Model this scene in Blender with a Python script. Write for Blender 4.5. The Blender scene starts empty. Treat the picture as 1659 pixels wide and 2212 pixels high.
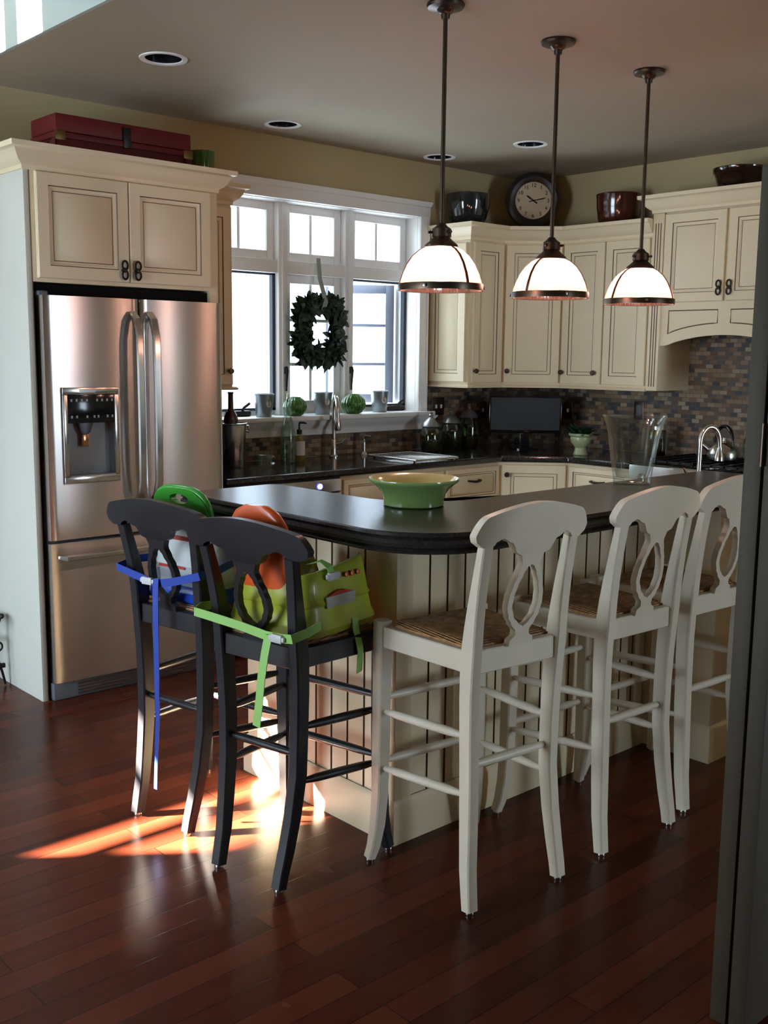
import bpy, bmesh, math, random
from mathutils import Vector, Matrix
random.seed(7)
S = bpy.context.scene
COL = S.collection
PI = math.pi
def R(d): return math.radians(d)

# ------------------------------------------------------------------ helpers
def tag(o, label=None, cat=None, group=None, kind=None):
    if label: o['label'] = label
    if cat: o['category'] = cat
    if group: o['group'] = group
    if kind: o['kind'] = kind
    return o

def thing(name, label, cat, loc=(0, 0, 0), rz=0.0, group=None):
    o = bpy.data.objects.new(name, None)
    COL.objects.link(o)
    o.location = loc
    o.rotation_euler = (0, 0, rz)
    o.empty_display_size = 0.05
    return tag(o, label, cat, group)

def part(name, bm, mats, parent=None, smooth=35, label=None, world=False):
    me = bpy.data.meshes.new(name)
    if world and parent is not None:
        p = parent
        M = Matrix.Identity(4)
        while p is not None:
            M = p.matrix_basis @ M
            p = p.parent
        bm.transform(M.inverted())
    bmesh.ops.recalc_face_normals(bm, faces=bm.faces[:])
    bm.to_mesh(me)
    bm.free()
    for m in (mats if isinstance(mats, (list, tuple)) else [mats]):
        me.materials.append(m)
    if smooth:
        me.polygons.foreach_set('use_smooth', [True] * len(me.polygons))
        me.set_sharp_from_angle(angle=R(smooth))
    o = bpy.data.objects.new(name, me)
    COL.objects.link(o)
    if parent is not None: o.parent = parent
    if label: o['label'] = label
    return o

def solo(name, bm, mats, label, cat, loc=(0, 0, 0), rz=0.0, group=None, smooth=35):
    o = part(name, bm, mats, None, smooth)
    o.location = loc
    o.rotation_euler = (0, 0, rz)
    return tag(o, label, cat, group)

def struct(name, bm, mats, smooth=0, label=None):
    o = part(name, bm, mats, None, smooth)
    return tag(o, label, None, None, 'structure')

def dup(root, loc=None, rz=None, label=None):
    r = root.copy(); COL.objects.link(r)
    if loc is not None: r.location = loc
    if rz is not None: r.rotation_euler = (0, 0, rz)
    if label: r['label'] = label
    def kids(src, dst):
        for ch in list(src.children):
            c = ch.copy(); COL.objects.link(c); c.parent = dst
            kids(ch, c)
    kids(root, r)
    return r

def nb(): return bmesh.new()

def T(x=0, y=0, z=0, rz=0, rx=0, ry=0):
    return Matrix.Translation((x, y, z)) @ Matrix.Rotation(rz, 4, 'Z') @ Matrix.Rotation(ry, 4, 'Y') @ Matrix.Rotation(rx, 4, 'X')

def box(bm, x0, x1, y0, y1, z0, z1, bev=0, mi=0, M=None, seg=2):
    vs = [bm.verts.new((x, y, z)) for z in (z0, z1) for y in (y0, y1) for x in (x0, x1)]
    fs = [bm.faces.new([vs[i] for i in q]) for q in
          ((0, 2, 3, 1), (4, 5, 7, 6), (0, 1, 5, 4), (2, 6, 7, 3), (0, 4, 6, 2), (1, 3, 7, 5))]
    for f in fs: f.material_index = mi
    allv = vs
    if bev:
        es = list({e for f in fs for e in f.edges})
        r = bmesh.ops.bevel(bm, geom=es, offset=bev, segments=seg, profile=0.5, affect='EDGES', clamp_overlap=True)
        allv = list({v for f in r['faces'] for v in f.verts} | {v for v in vs if v.is_valid})
        for f in r['faces']: f.material_index = mi
    if M is not None: bmesh.ops.transform(bm, matrix=M, verts=[v for v in allv if v.is_valid])
    return bm

def loft(bm, rings, cap0=True, cap1=True, mi=0, closed=True, M=None):
    vr = []
    for r in rings:
        vr.append([bm.verts.new(M @ Vector(p) if M is not None else p) for p in r])
    for a, b in zip(vr[:-1], vr[1:]):
        n = len(a)
        for i in range(n if closed else n - 1):
            j = (i + 1) % n
            f = bm.faces.new((a[i], a[j], b[j], b[i])); f.material_index = mi
    if cap0: f = bm.faces.new(vr[0][::-1]); f.material_index = mi
    if cap1: f = bm.faces.new(vr[-1]); f.material_index = mi
    return vr

def lathe(bm, prof, n=32, M=None, mi=0, ribs=0, amp=0.0, sx=1.0, sy=1.0, a0=0.0):
    M = M or Matrix.Identity(4)
    prev = None
    for r, z in prof:
        if r < 1e-6:
            cur = [bm.verts.new(M @ Vector((0, 0, z)))]
        else:
            cur = []
            for i in range(n):
                a = a0 + 2 * PI * i / n
                rr = r * (1 + amp * math.cos(ribs * a)) if ribs else r
                cur.append(bm.verts.new(M @ Vector((rr * math.cos(a) * sx, rr * math.sin(a) * sy, z))))
        if prev is not None:
            if len(prev) == 1 and len(cur) == 1: pass
            elif len(prev) == 1:
                for i in range(n): bm.faces.new((prev[0], cur[i], cur[(i + 1) % n])).material_index = mi
            elif len(cur) == 1:
                for i in range(n): bm.faces.new((prev[i], cur[0], prev[(i + 1) % n])).material_index = mi
            else:
                for i in range(n):
                    j = (i + 1) % n
                    bm.faces.new((prev[i], prev[j], cur[j], cur[i])).material_index = mi
        prev = cur
    return bm

def tube(bm, pts, r, n=10, M=None, mi=0, closed=False):
    pts = [Vector(p) for p in pts]
    if M is not None: pts = [M @ p for p in pts]
    m = len(pts)
    rad = r if isinstance(r, (list, tuple)) else [r] * m
    rings = []
    up = None
    for i, p in enumerate(pts):
        if closed: t = (pts[(i + 1) % m] - pts[i - 1]).normalized()
        else: t = (pts[min(i + 1, m - 1)] - pts[max(i - 1, 0)]).normalized()
        if up is None:
            up = Vector((0, 0, 1)) if abs(t.z) < 0.9 else Vector((1, 0, 0))
        a = t.cross(up).normalized()
        up = a.cross(t).normalized()
        rings.append([p + rad[i] * (math.cos(2 * PI * k / n) * a + math.sin(2 * PI * k / n) * up) for k in range(n)])
    if closed: rings.append(rings[0])
    loft(bm, rings, not closed, not closed, mi)
    if closed: bmesh.ops.remove_doubles(bm, verts=bm.verts[:], dist=1e-6)
    return bm

def bar(bm, pts, ws, ds, side=Vector((1, 0, 0)), M=None, mi=0, ch=0.0):
    """rectangular section swept along pts; ws along side, ds across it"""
    pts = [Vector(p) for p in pts]
    m = len(pts)
    if not isinstance(ws, (list, tuple)): ws = [ws] * m
    if not isinstance(ds, (list, tuple)): ds = [ds] * m
    rings = []
    for i, p in enumerate(pts):
        t = (pts[min(i + 1, m - 1)] - pts[max(i - 1, 0)]).normalized()
        s = (side - t * side.dot(t)).normalized()
        d = t.cross(s)
        w, q = ws[i] / 2, ds[i] / 2
        c = min(ch, w * .9, q * .9)
        if c > 0:
            off = ((-w + c, -q), (w - c, -q), (w, -q + c), (w, q - c), (w - c, q), (-w + c, q), (-w, q - c), (-w, -q + c))
        else:
            off = ((-w, -q), (w, -q), (w, q), (-w, q))
        rings.append([p + s * a + d * b for a, b in off])
    loft(bm, rings, True, True, mi, M=M)
    return bm

def prism(bm, pts, a, b, axis='z', mi=0, M=None):
    def P(u, v, w):
        return {'z': (u, v, w), 'y': (u, w, v), 'x': (w, u, v)}[axis]
    lo = [P(u, v, a) for u, v in pts]; hi = [P(u, v, b) for u, v in pts]
    loft(bm, [lo, hi], True, True, mi, M=M)
    return bm

def fillet(pts):
    """pts: (x, y, r) closed polygon -> dense outline"""
    out = []
    n = len(pts)
    for i in range(n):
        x, y, r = pts[i]
        p = Vector((x, y)); a = Vector(pts[i - 1][:2]); b = Vector(pts[(i + 1) % n][:2])
        if r <= 0: out.append((x, y)); continue
        u = (a - p).normalized(); v = (b - p).normalized()
        ang = u.angle(v)
        d = r / math.tan(ang / 2)
        c = p + (u + v).normalized() * (r / math.sin(ang / 2))
        s, e = p + u * d, p + v * d
        a0 = math.atan2(s.y - c.y, s.x - c.x); a1 = math.atan2(e.y - c.y, e.x - c.x)
        da = (a1 - a0 + PI) % (2 * PI) - PI
        k = max(3, int(abs(da) / R(7)))
        for q in range(k + 1):
            t = a0 + da * q / k
            out.append((c.x + r * math.cos(t), c.y + r * math.sin(t)))
    return out

def offset(poly, d):
    """inward offset of a dense CCW outline"""
    n = len(poly); out = []
    for i in range(n):
        a, p, b = Vector(poly[i - 1]), Vector(poly[i]), Vector(poly[(i + 1) % n])
        e1 = (p - a).normalized(); e2 = (b - p).normalized()
        n1 = Vector((-e1.y, e1.x)); n2 = Vector((-e2.y, e2.x))
        m = (n1 + n2)
        m = m / max(0.3, m.length_squared) * 2
        out.append((p.x + m.x * d, p.y + m.y * d))
    return out

def slab_top(bm, outline, z, prof):
    """worktop: prof is (inset, drop) loops from the top face down to the underside"""
    rings = []
    for ins, dz in prof:
        o = offset(outline, ins) if ins else outline
        rings.append([(x, y, z - dz) for x, y in o])
    loft(bm, rings, True, True)
    return bm

def mould(bm, path, prof, mi=0, cap=True):
    """prof (out, z) swept along a 2D path; out is to the RIGHT of travel; mitred"""
    n = len(path); rings = []
    for i in range(n):
        p = Vector(path[i])
        e1 = (p - Vector(path[i - 1])).normalized() if i else None
        e2 = (Vector(path[i + 1]) - p).normalized() if i < n - 1 else None
        ns = [Vector((e.y, -e.x)) for e in (e1, e2) if e is not None]
        m = sum(ns, Vector((0, 0)))
        m = m * (2 if len(ns) == 2 else 1) / m.length_squared if len(ns) == 2 else m
        rings.append([(p.x + m.x * o, p.y + m.y * o, z) for o, z in prof])
    loft(bm, rings, cap, cap, mi)
    return bm

def ringdoor(bm, w, h, M, rings, fill=0):
    """nested rectangles (inset, y, mat of the band that ends here); front faces -y"""
    prev = None
    for ins, y, mi in rings:
        q = [(ins, y, ins), (w - ins, y, ins), (w - ins, y, h - ins), (ins, y, h - ins)]
        cur = [bm.verts.new(M @ Vector(p)) for p in q]
        if prev:
            for i in range(4):
                bm.faces.new((prev[i], prev[(i + 1) % 4], cur[(i + 1) % 4], cur[i])).material_index = mi
        else:
            bm.faces.new(cur[::-1])
        prev = cur
    bm.faces.new(prev).material_index = fill
    return bm

def rect_ring(hx, hy, z, n=6, e=0.35, cx=0, cy=0, k=40):
    """superellipse section"""
    out = []
    for i in range(k):
        a = 2 * PI * i / k
        c, s = math.cos(a), math.sin(a)
        out.append((cx + hx * math.copysign(abs(c) ** e, c), cy + hy * math.copysign(abs(s) ** e, s), z))
    return out

def text_bm(txt, size, M, extrude=0.0008, font_align='CENTER'):
    cu = bpy.data.curves.new('text', 'FONT')
    cu.body = txt; cu.size = size; cu.align_x = font_align; cu.align_y = 'CENTER'; cu.extrude = extrude
    o = bpy.data.objects.new('text', cu)
    COL.objects.link(o)
    dg = bpy.context.evaluated_depsgraph_get()
    me = bpy.data.meshes.new_from_object(o.evaluated_get(dg))
    bm = nb(); bm.from_mesh(me); bm.transform(M)
    bpy.data.objects.remove(o); bpy.data.meshes.remove(me); bpy.data.curves.remove(cu)
    return bm

def join(dst, src):
    me = bpy.data.meshes.new('tmp'); src.to_mesh(me); src.free(); dst.from_mesh(me); bpy.data.meshes.remove(me)

# ------------------------------------------------------------------ materials
def mat(name, col, rough=0.5, metal=0.0, spec=0.5, coat=0.0, trans=0.0, ior=1.45, emis=None, estr=0.0, noise=0.0, nscale=30, bump=0.0, bscale=200, aniso=0.0, coat_rough=0.08, stretch=None):
    m = bpy.data.materials.new(name); m.use_nodes = True
    nt = m.node_tree; b = nt.nodes['Principled BSDF']
    b.inputs['Base Color'].default_value = (*col, 1)
    b.inputs['Roughness'].default_value = rough
    b.inputs['Metallic'].default_value = metal
    b.inputs['Specular IOR Level'].default_value = spec
    b.inputs['Coat Weight'].default_value = coat
    b.inputs['Coat Roughness'].default_value = coat_rough
    b.inputs['Transmission Weight'].default_value = trans
    b.inputs['IOR'].default_value = ior
    if emis:
        b.inputs['Emission Color'].default_value = (*emis, 1); b.inputs['Emission Strength'].default_value = estr
    if aniso:
        tn = nt.nodes.new('ShaderNodeTangent'); tn.direction_type = 'RADIAL'; tn.axis = 'Z'
        nt.links.new(tn.outputs[0], b.inputs['Tangent'])
        b.inputs['Anisotropic'].default_value = aniso; b.inputs['Anisotropic Rotation'].default_value = .25
    if noise or bump:
        tc = nt.nodes.new('ShaderNodeTexCoord')
        src = tc.outputs['Object']
        if stretch:
            mp = nt.nodes.new('ShaderNodeMapping'); mp.inputs['Scale'].default_value = stretch
            nt.links.new(src, mp.inputs[0]); src = mp.outputs[0]
    if noise:
        n = nt.nodes.new('ShaderNodeTexNoise'); n.inputs['Scale'].default_value = nscale; n.inputs['Detail'].default_value = 4
        nt.links.new(src, n.inputs['Vector'])
        mx = nt.nodes.new('ShaderNodeMix'); mx.data_type = 'RGBA'
        mx.inputs[6].default_value = (*[c * (1 - noise) for c in col], 1)
        mx.inputs[7].default_value = (*[min(1, c * (1 + noise)) for c in col], 1)
        nt.links.new(n.outputs[0], mx.inputs[0]); nt.links.new(mx.outputs[2], b.inputs['Base Color'])
    if bump:
        n2 = nt.nodes.new('ShaderNodeTexNoise'); n2.inputs['Scale'].default_value = bscale; n2.inputs['Detail'].default_value = 3
        nt.links.new(src, n2.inputs['Vector'])
        bp = nt.nodes.new('ShaderNodeBump'); bp.inputs['Strength'].default_value = bump; bp.inputs['Distance'].default_value = 0.002
        nt.links.new(n2.outputs[0], bp.inputs['Height']); nt.links.new(bp.outputs[0], b.inputs['Normal'])
    return m

def thin_glass(name, tint=(1, 1, 1), refl=0.08, rough=0.0):
    m = bpy.data.materials.new(name); m.use_nodes = True
    nt = m.node_tree; nt.nodes.clear()
    out = nt.nodes.new('ShaderNodeOutputMaterial'); mx = nt.nodes.new('ShaderNodeMixShader')
    tr = nt.nodes.new('ShaderNodeBsdfTransparent'); gl = nt.nodes.new('ShaderNodeBsdfGlossy')
    lw = nt.nodes.new('ShaderNodeLayerWeight'); lw.inputs[0].default_value = 0.35
    mt = nt.nodes.new('ShaderNodeMath'); mt.operation = 'MULTIPLY_ADD'; mt.inputs[1].default_value = 0.5; mt.inputs[2].default_value = refl * .4
    tr.inputs[0].default_value = (*tint, 1); gl.inputs['Roughness'].default_value = rough
    nt.links.new(lw.outputs['Facing'], mt.inputs[0]); nt.links.new(mt.outputs[0], mx.inputs[0])
    nt.links.new(tr.outputs[0], mx.inputs[1]); nt.links.new(gl.outputs[0], mx.inputs[2]); nt.links.new(mx.outputs[0], out.inputs[0])
    return m

def shade_glass(name):
    m = bpy.data.materials.new(name); m.use_nodes = True
    nt = m.node_tree; nt.nodes.clear()
    out = nt.nodes.new('ShaderNodeOutputMaterial')
    tr = nt.nodes.new('ShaderNodeBsdfTransparent'); tr.inputs[0].default_value = (1, .93, .88, 1)
    tl = nt.nodes.new('ShaderNodeBsdfTranslucent'); tl.inputs[0].default_value = (.95, .71, .65, 1)
    gl = nt.nodes.new('ShaderNodeBsdfGlossy'); gl.inputs['Roughness'].default_value = .12
    a = nt.nodes.new('ShaderNodeMixShader'); a.inputs[0].default_value = .39
    b = nt.nodes.new('ShaderNodeMixShader'); b.inputs[0].default_value = .10
    nt.links.new(tr.outputs[0], a.inputs[1]); nt.links.new(tl.outputs[0], a.inputs[2])
    nt.links.new(a.outputs[0], b.inputs[1]); nt.links.new(gl.outputs[0], b.inputs[2]); nt.links.new(b.outputs[0], out.inputs[0])
    return m

def floor_mat():
    m = bpy.data.materials.new('cherry_floor'); m.use_nodes = True
    nt = m.node_tree; b = nt.nodes['Principled BSDF']; L = nt.links.new; N = nt.nodes.new
    tc = N('ShaderNodeTexCoord')
    br = N('ShaderNodeTexBrick')
    br.inputs['Scale'].default_value = 1; br.inputs['Brick Width'].default_value = 0.95; br.inputs['Row Height'].default_value = 0.088
    br.inputs['Mortar Size'].default_value = 0.0012; br.inputs['Mortar Smooth'].default_value = 0.2; br.offset = 0.37; br.squash = 1
    br.inputs['Color1'].default_value = (.125, .028, .013, 1); br.inputs['Color2'].default_value = (.060, .0125, .0062, 1)
    br.inputs['Mortar'].default_value = (.012, .004, .003, 1)
    L(tc.outputs['Object'], br.inputs['Vector'])
    mp = N('ShaderNodeMapping'); mp.inputs['Scale'].default_value = (.9, 14, 1); L(tc.outputs['Object'], mp.inputs[0])
    n = N('ShaderNodeTexNoise'); n.inputs['Scale'].default_value = 2.2; n.inputs['Detail'].default_value = 3; L(mp.outputs[0], n.inputs['Vector'])
    rp = N('ShaderNodeMapRange'); rp.inputs['To Min'].default_value = .78; rp.inputs['To Max'].default_value = 1.22; L(n.outputs[0], rp.inputs[0])
    mx = N('ShaderNodeMix'); mx.data_type = 'RGBA'; mx.blend_type = 'MULTIPLY'; mx.inputs[0].default_value = 1
    L(br.outputs['Color'], mx.inputs[6]); L(rp.outputs[0], mx.inputs[7]); L(mx.outputs[2], b.inputs['Base Color'])
    b.inputs['Roughness'].default_value = .24
    n2 = N('ShaderNodeTexNoise'); n2.inputs['Scale'].default_value = 3; L(tc.outputs['Object'], n2.inputs['Vector'])
    r2 = N('ShaderNodeMapRange'); r2.inputs['To Min'].default_value = .17; r2.inputs['To Max'].default_value = .32; L(n2.outputs[0], r2.inputs[0]); L(r2.outputs[0], b.inputs['Roughness'])
    b.inputs['Specular IOR Level'].default_value = .13
    inv = N('ShaderNodeMath'); inv.operation = 'SUBTRACT'; inv.inputs[0].default_value = 1; L(br.outputs['Fac'], inv.inputs[1])
    bp = N('ShaderNodeBump'); bp.inputs['Strength'].default_value = .15; bp.inputs['Distance'].default_value = .001
    L(inv.outputs[0], bp.inputs['Height']); L(bp.outputs[0], b.inputs['Normal'])
    return m

def mosaic_mat():
    m = bpy.data.materials.new('mosaic_tile'); m.use_nodes = True
    nt = m.node_tree; b = nt.nodes['Principled BSDF']; L = nt.links.new; N = nt.nodes.new
    tc = N('ShaderNodeTexCoord'); sp = N('ShaderNodeSeparateXYZ'); L(tc.outputs['Object'], sp.inputs[0])
    ad = N('ShaderNodeMath'); ad.operation = 'ADD'; L(sp.outputs[0], ad.inputs[0]); L(sp.outputs[1], ad.inputs[1])
    cb = N('ShaderNodeCombineXYZ'); L(ad.outputs[0], cb.inputs[0]); L(sp.outputs[2], cb.inputs[1])
    br = N('ShaderNodeTexBrick'); br.inputs['Scale'].default_value = 1
    br.inputs['Brick Width'].default_value = .05; br.inputs['Row Height'].default_value = .0255; br.inputs['Mortar Size'].default_value = .0016
    br.inputs['Color1'].default_value = (0, 0, 0, 1); br.inputs['Color2'].default_value = (1, 1, 1, 1); br.inputs['Mortar'].default_value = (.45, .45, .45, 1)
    L(cb.outputs[0], br.inputs['Vector'])
    cr = N('ShaderNodeValToRGB'); cr.color_ramp.interpolation = 'CONSTANT'
    cols = [(0, (.045, .045, .05)), (.16, (.22, .145, .085)), (.34, (.12, .072, .045)), (.48, (.26, .19, .125)), (.66, (.085, .075, .062)), (.8, (.17, .10, .06)), (.92, (.30, .24, .17))]
    e = cr.color_ramp.elements
    e[0].position, e[0].color = 0, (*cols[0][1], 1)
    e[1].position, e[1].color = cols[1][0], (*cols[1][1], 1)
    for p, c in cols[2:]:
        k = e.new(p); k.color = (*c, 1)
    L(br.outputs['Color'], cr.inputs[0]); L(cr.outputs[0], b.inputs['Base Color'])
    b.inputs['Roughness'].default_value = .32
    inv = N('ShaderNodeMath'); inv.operation = 'SUBTRACT'; inv.inputs[0].default_value = 1; L(br.outputs['Fac'], inv.inputs[1])
    bp = N('ShaderNodeBump'); bp.inputs['Strength'].default_value = .4; bp.inputs['Distance'].default_value = .002
    L(inv.outputs[0], bp.inputs['Height']); L(bp.outputs[0], b.inputs['Normal'])
    return m

def granite_mat(name, c1, c2, rough, spec=.6):
    m = bpy.data.materials.new(name); m.use_nodes = True
    nt = m.node_tree; b = nt.nodes['Principled BSDF']; L = nt.links.new; N = nt.nodes.new
    tc = N('ShaderNodeTexCoord'); v = N('ShaderNodeTexVoronoi'); v.inputs['Scale'].default_value = 160; L(tc.outputs['Object'], v.inputs['Vector'])
    n = N('ShaderNodeTexNoise'); n.inputs['Scale'].default_value = 90; n.inputs['Detail'].default_value = 5; L(tc.outputs['Object'], n.inputs['Vector'])
    mm = N('ShaderNodeMath'); mm.operation = 'MULTIPLY'; L(v.outputs['Distance'], mm.inputs[0]); L(n.outputs[0], mm.inputs[1])
    cr = N('ShaderNodeValToRGB'); cr.color_ramp.elements[0].position = .05; cr.color_ramp.elements[1].position = .5
    cr.color_ramp.elements[0].color = (*c1, 1); cr.color_ramp.elements[1].color = (*c2, 1)
    L(mm.outputs[0], cr.inputs[0]); L(cr.outputs[0], b.inputs['Base Color'])
    b.inputs['Roughness'].default_value = rough; b.inputs['Specular IOR Level'].default_value = spec
    return m

def rush_mat():
    m = bpy.data.materials.new('woven_rush'); m.use_nodes = True
    nt = m.node_tree; b = nt.nodes['Principled BSDF']; L = nt.links.new; N = nt.nodes.new
    tc = N('ShaderNodeTexCoord'); sp = N('ShaderNodeSeparateXYZ'); L(tc.outputs['Object'], sp.inputs[0])
    ax = N('ShaderNodeMath'); ax.operation = 'ABSOLUTE'; L(sp.outputs[0], ax.inputs[0])
    ay = N('ShaderNodeMath'); ay.operation = 'ABSOLUTE'; L(sp.outputs[1], ay.inputs[0])
    gt = N('ShaderNodeMath'); gt.operation = 'GREATER_THAN'; L(ax.outputs[0], gt.inputs[0]); L(ay.outputs[0], gt.inputs[1])
    mxv = N('ShaderNodeMix'); mxv.data_type = 'FLOAT'; L(gt.outputs[0], mxv.inputs[0]); L(ay.outputs[0], mxv.inputs[2]); L(ax.outputs[0], mxv.inputs[3])
    sn = N('ShaderNodeMath'); sn.operation = 'MULTIPLY'; sn.inputs[1].default_value = 900; L(mxv.outputs[0], sn.inputs[0])
    s2 = N('ShaderNodeMath'); s2.operation = 'SINE'; L(sn.outputs[0], s2.inputs[0])
    n = N('ShaderNodeTexNoise'); n.inputs['Scale'].default_value = 45; L(tc.outputs['Object'], n.inputs['Vector'])
    cr = N('ShaderNodeValToRGB'); cr.color_ramp.elements[0].color = (.20, .085, .03, 1); cr.color_ramp.elements[1].color = (.55, .29, .11, 1)
    cr.color_ramp.elements[0].position = .3; cr.color_ramp.elements[1].position = .7
    L(n.outputs[0], cr.inputs[0]); L(cr.outputs[0], b.inputs['Base Color'])
    bp = N('ShaderNodeBump'); bp.inputs['Strength'].default_value = .8; bp.inputs['Distance'].default_value = .003
    L(s2.outputs[0], bp.inputs['Height']); L(bp.outputs[0], b.inputs['Normal'])
    b.inputs['Roughness'].default_value = .55
    return m

M_cream = mat('cream_cabinet_paint', (.77, .65, .44), .38, noise=.04, nscale=6)
M_glaze = mat('brown_glaze', (.15, .08, .04), .5)
M_pale = mat('pale_bulkhead_paint', (.42, .47, .42), .75, bump=.05, bscale=350)
M_coolpanel = mat('window_lit_panel', (.60, .60, .53), .42, noise=.03, nscale=4)  # cabinet cream cooled in colour to carry the bluish window light
M_siding = mat('pale_house_siding', (.30, .31, .32), .8)
M_dimsash = mat('shaded_sash', (.17, .19, .25), .5)  # sash with shade put into its colour so daylight does not bleach it
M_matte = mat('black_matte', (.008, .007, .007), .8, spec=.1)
M_recess = mat('grey_recess_plastic', (.30, .33, .35), .35)
M_white = mat('white_trim_paint', (.83, .82, .80), .4)
M_wstool = mat('white_stool_paint', (.77, .69, .56), .34, noise=.06, nscale=14)
M_bstool = mat('black_stool_paint', (.016, .016, .02), .33, noise=.25, nscale=20)
M_wall = mat('khaki_wall_paint', (.47, .375, .20), .75, bump=.06, bscale=350)
M_wall2 = mat('tan_room_paint', (.34, .32, .27), .75, bump=.05, bscale=350)
M_ceil = mat('beige_ceiling_paint', (.37, .315, .235), .85, bump=.06, bscale=300)
M_floor = floor_mat()
M_mosaic = mosaic_mat()
M_granite = granite_mat('black_granite', (.006, .006, .006), (.03, .028, .025), .10)
M_bartop = granite_mat('dark_polished_bartop', (.022, .019, .019), (.045, .038, .035), .25, .13)
M_rush = rush_mat()
M_steel = mat('brushed_stainless', (.70, .68, .66), .31, 1.0, aniso=.97)
M_steel2 = mat('satin_nickel', (.62, .60, .57), .2, 1.0)
M_darkgrey = mat('dark_grey_plastic', (.10, .11, .12), .4)
M_black = mat('black_gloss', (.008, .008, .01), .12)
M_iron = mat('black_iron', (.02, .018, .016), .42, .6)
M_bronze = mat('dark_bronze', (.085, .06, .045), .33, .9)
M_glasspane = thin_glass('window_glass', (1, 1, 1), .05)
M_shade = shade_glass('ribbed_shade_glass')
M_clear = mat('clear_glass', (1, 1, 1), .0, trans=1.0, ior=1.46)
M_thinclear = thin_glass('thin_clear_glass', (.93, .96, .95), .12)
M_jar = thin_glass('dark_jar_glass', (.55, .60, .45), .15)
M_bulb = mat('lit_bulb', (1, .8, .65), .5, emis=(1, .61, .50), estr=74)
M_galv = mat('galvanised_metal', (.30, .34, .36), .36, .9, noise=.12, nscale=25)
M_lampgreen = mat('green_ribbed_glass', (.11, .32, .05), .12, trans=.55, ior=1.4, coat=.5)
M_celadon = mat('celadon_glaze', (.25, .40, .13), .16, coat=.6, noise=.06, nscale=8)
M_yellowglaze = mat('yellow_glaze', (.62, .52, .22), .16, coat=.6)
M_ltgreen = mat('pale_green_glaze', (.34, .38, .20), .3, coat=.3)
M_leaf = mat('dark_wreath_leaf', (.014, .035, .018), .45, noise=.5, nscale=20)
M_ribbon = mat('grey_green_ribbon', (.30, .33, .28), .7)
M_red = mat('worn_red_lacquer', (.115, .010, .011), .5, spec=.25, noise=.35, nscale=9)
M_redpot = mat('oxblood_glaze', (.065, .014, .008), .14, coat=.8)
M_bowl = mat('smoky_glass', (.012, .014, .016), .07, coat=1.0)
M_greenvase = mat('green_bottle_glass', (.10, .22, .03), .1, trans=.5, coat=.4)
M_clockface = mat('aged_clock_face', (.66, .52, .34), .5)
M_screen = mat('dark_screen', (.045, .05, .055), .25)
M_lime = mat('lime_plastic', (.36, .40, .035), .28, coat=.3)
M_limestrap = mat('lime_strap', (.32, .62, .16), .6)
M_orange = mat('orange_plastic', (.72, .10, .012), .3, coat=.3)
M_green = mat('green_plastic', (.05, .33, .035), .3, coat=.3)
M_blue = mat('blue_plastic', (.012, .06, .42), .3, coat=.3)
M_bluestrap = mat('blue_strap', (.012, .05, .36), .6)
M_frost = mat('frosted_white_plastic', (.70, .74, .74), .28, trans=.25)
M_redprint = mat('red_print', (.45, .03, .02), .5)
M_grey = mat('grey_label', (.33, .32, .29), .5)
M_buckle = mat('grey_buckle', (.62, .63, .64), .35)
M_copper = mat('copper_sheen', (.62, .28, .14), .2, 1.0)
M_armoire = mat('weathered_brown_wood', (.062, .050, .033), .55, noise=.25, nscale=6, stretch=(8, 8, 1))
M_led = mat('blue_led', (.02, .02, .3), .3, emis=(.1, .12, 1), estr=6)
M_plant = mat('green_leaf', (.06, .17, .05), .5, noise=.25)
M_soap = mat('amber_soap', (.42, .36, .10), .1, trans=.6)
M_paper = mat('pale_paper_label', (.70, .68, .62), .6)
M_contents = mat('dried_contents', (.13, .11, .02), .7, noise=.5, nscale=60)
M_wood = mat('dark_wood', (.09, .03, .015), .45, noise=.3, nscale=8)
M_ash = mat('dark_blue_sash', (.02, .03, .05), .5)
M_paint_t = mat('trim_white_baseboard', (.70, .60, .44), .4)
WORLD, SUN, EXPO = 7.4, 150.0, 1.15
# ================================================================== the room
def wall_boxes(bm, axis, a0, a1, u0, u1, z0, z1, holes):
    us = sorted({u0, u1, *[h[0] for h in holes], *[h[1] for h in holes]})
    zs = sorted({z0, z1, *[h[2] for h in holes], *[h[3] for h in holes]})
    for i in range(len(us) - 1):
        for j in range(len(zs) - 1):
            cu, cz = (us[i] + us[i + 1]) / 2, (zs[j] + zs[j + 1]) / 2
            if any(h[0] < cu < h[1] and h[2] < cz < h[3] for h in holes): continue
            if axis == 'y': box(bm, us[i], us[i + 1], a0, a1, zs[j], zs[j + 1])
            else: box(bm, a0, a1, us[i], us[i + 1], zs[j], zs[j + 1])
    return bm

YW, XR, CZ = 4.86, 5.75, 2.70
b = nb(); box(b, -3.4, 5.95, -4.2, 5.06, -.1, 0); struct('floor', b, M_floor)
b = nb(); wall_boxes(b, 'y', YW, YW + .2, 1.85, 5.95, 0, 2.85, [(3.21, 4.709, 1.13, 2.37)]); struct('wall_window_side', b, M_wall)
SUNWIN = [(-1.35, -.30, 1.447, 1.512), (-1.35, -.30, 1.567, 1.72)]
b = nb(); wall_boxes(b, 'y', YW, YW + .012, -2.1, 1.85, 0, 4.4, SUNWIN + [(.633, .917, 3.05, 4.1), (1.077, 1.38, 3.05, 4.1)]); struct('wall_far_left', b, M_wall2)
b = nb(); wall_boxes(b, 'x', XR, XR + .2, -4.2, 5.06, 0, 2.85, [(-2.3, -1.75, .02, 2.3)]); struct('wall_right', b, M_wall)
b = nb(); wall_boxes(b, 'x', -2.1, -1.9, -4.2, 4.872, 0, 4.4, [(2.3, 4.7, .10, 1.95)]); struct('wall_left', b, M_wall2)
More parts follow.
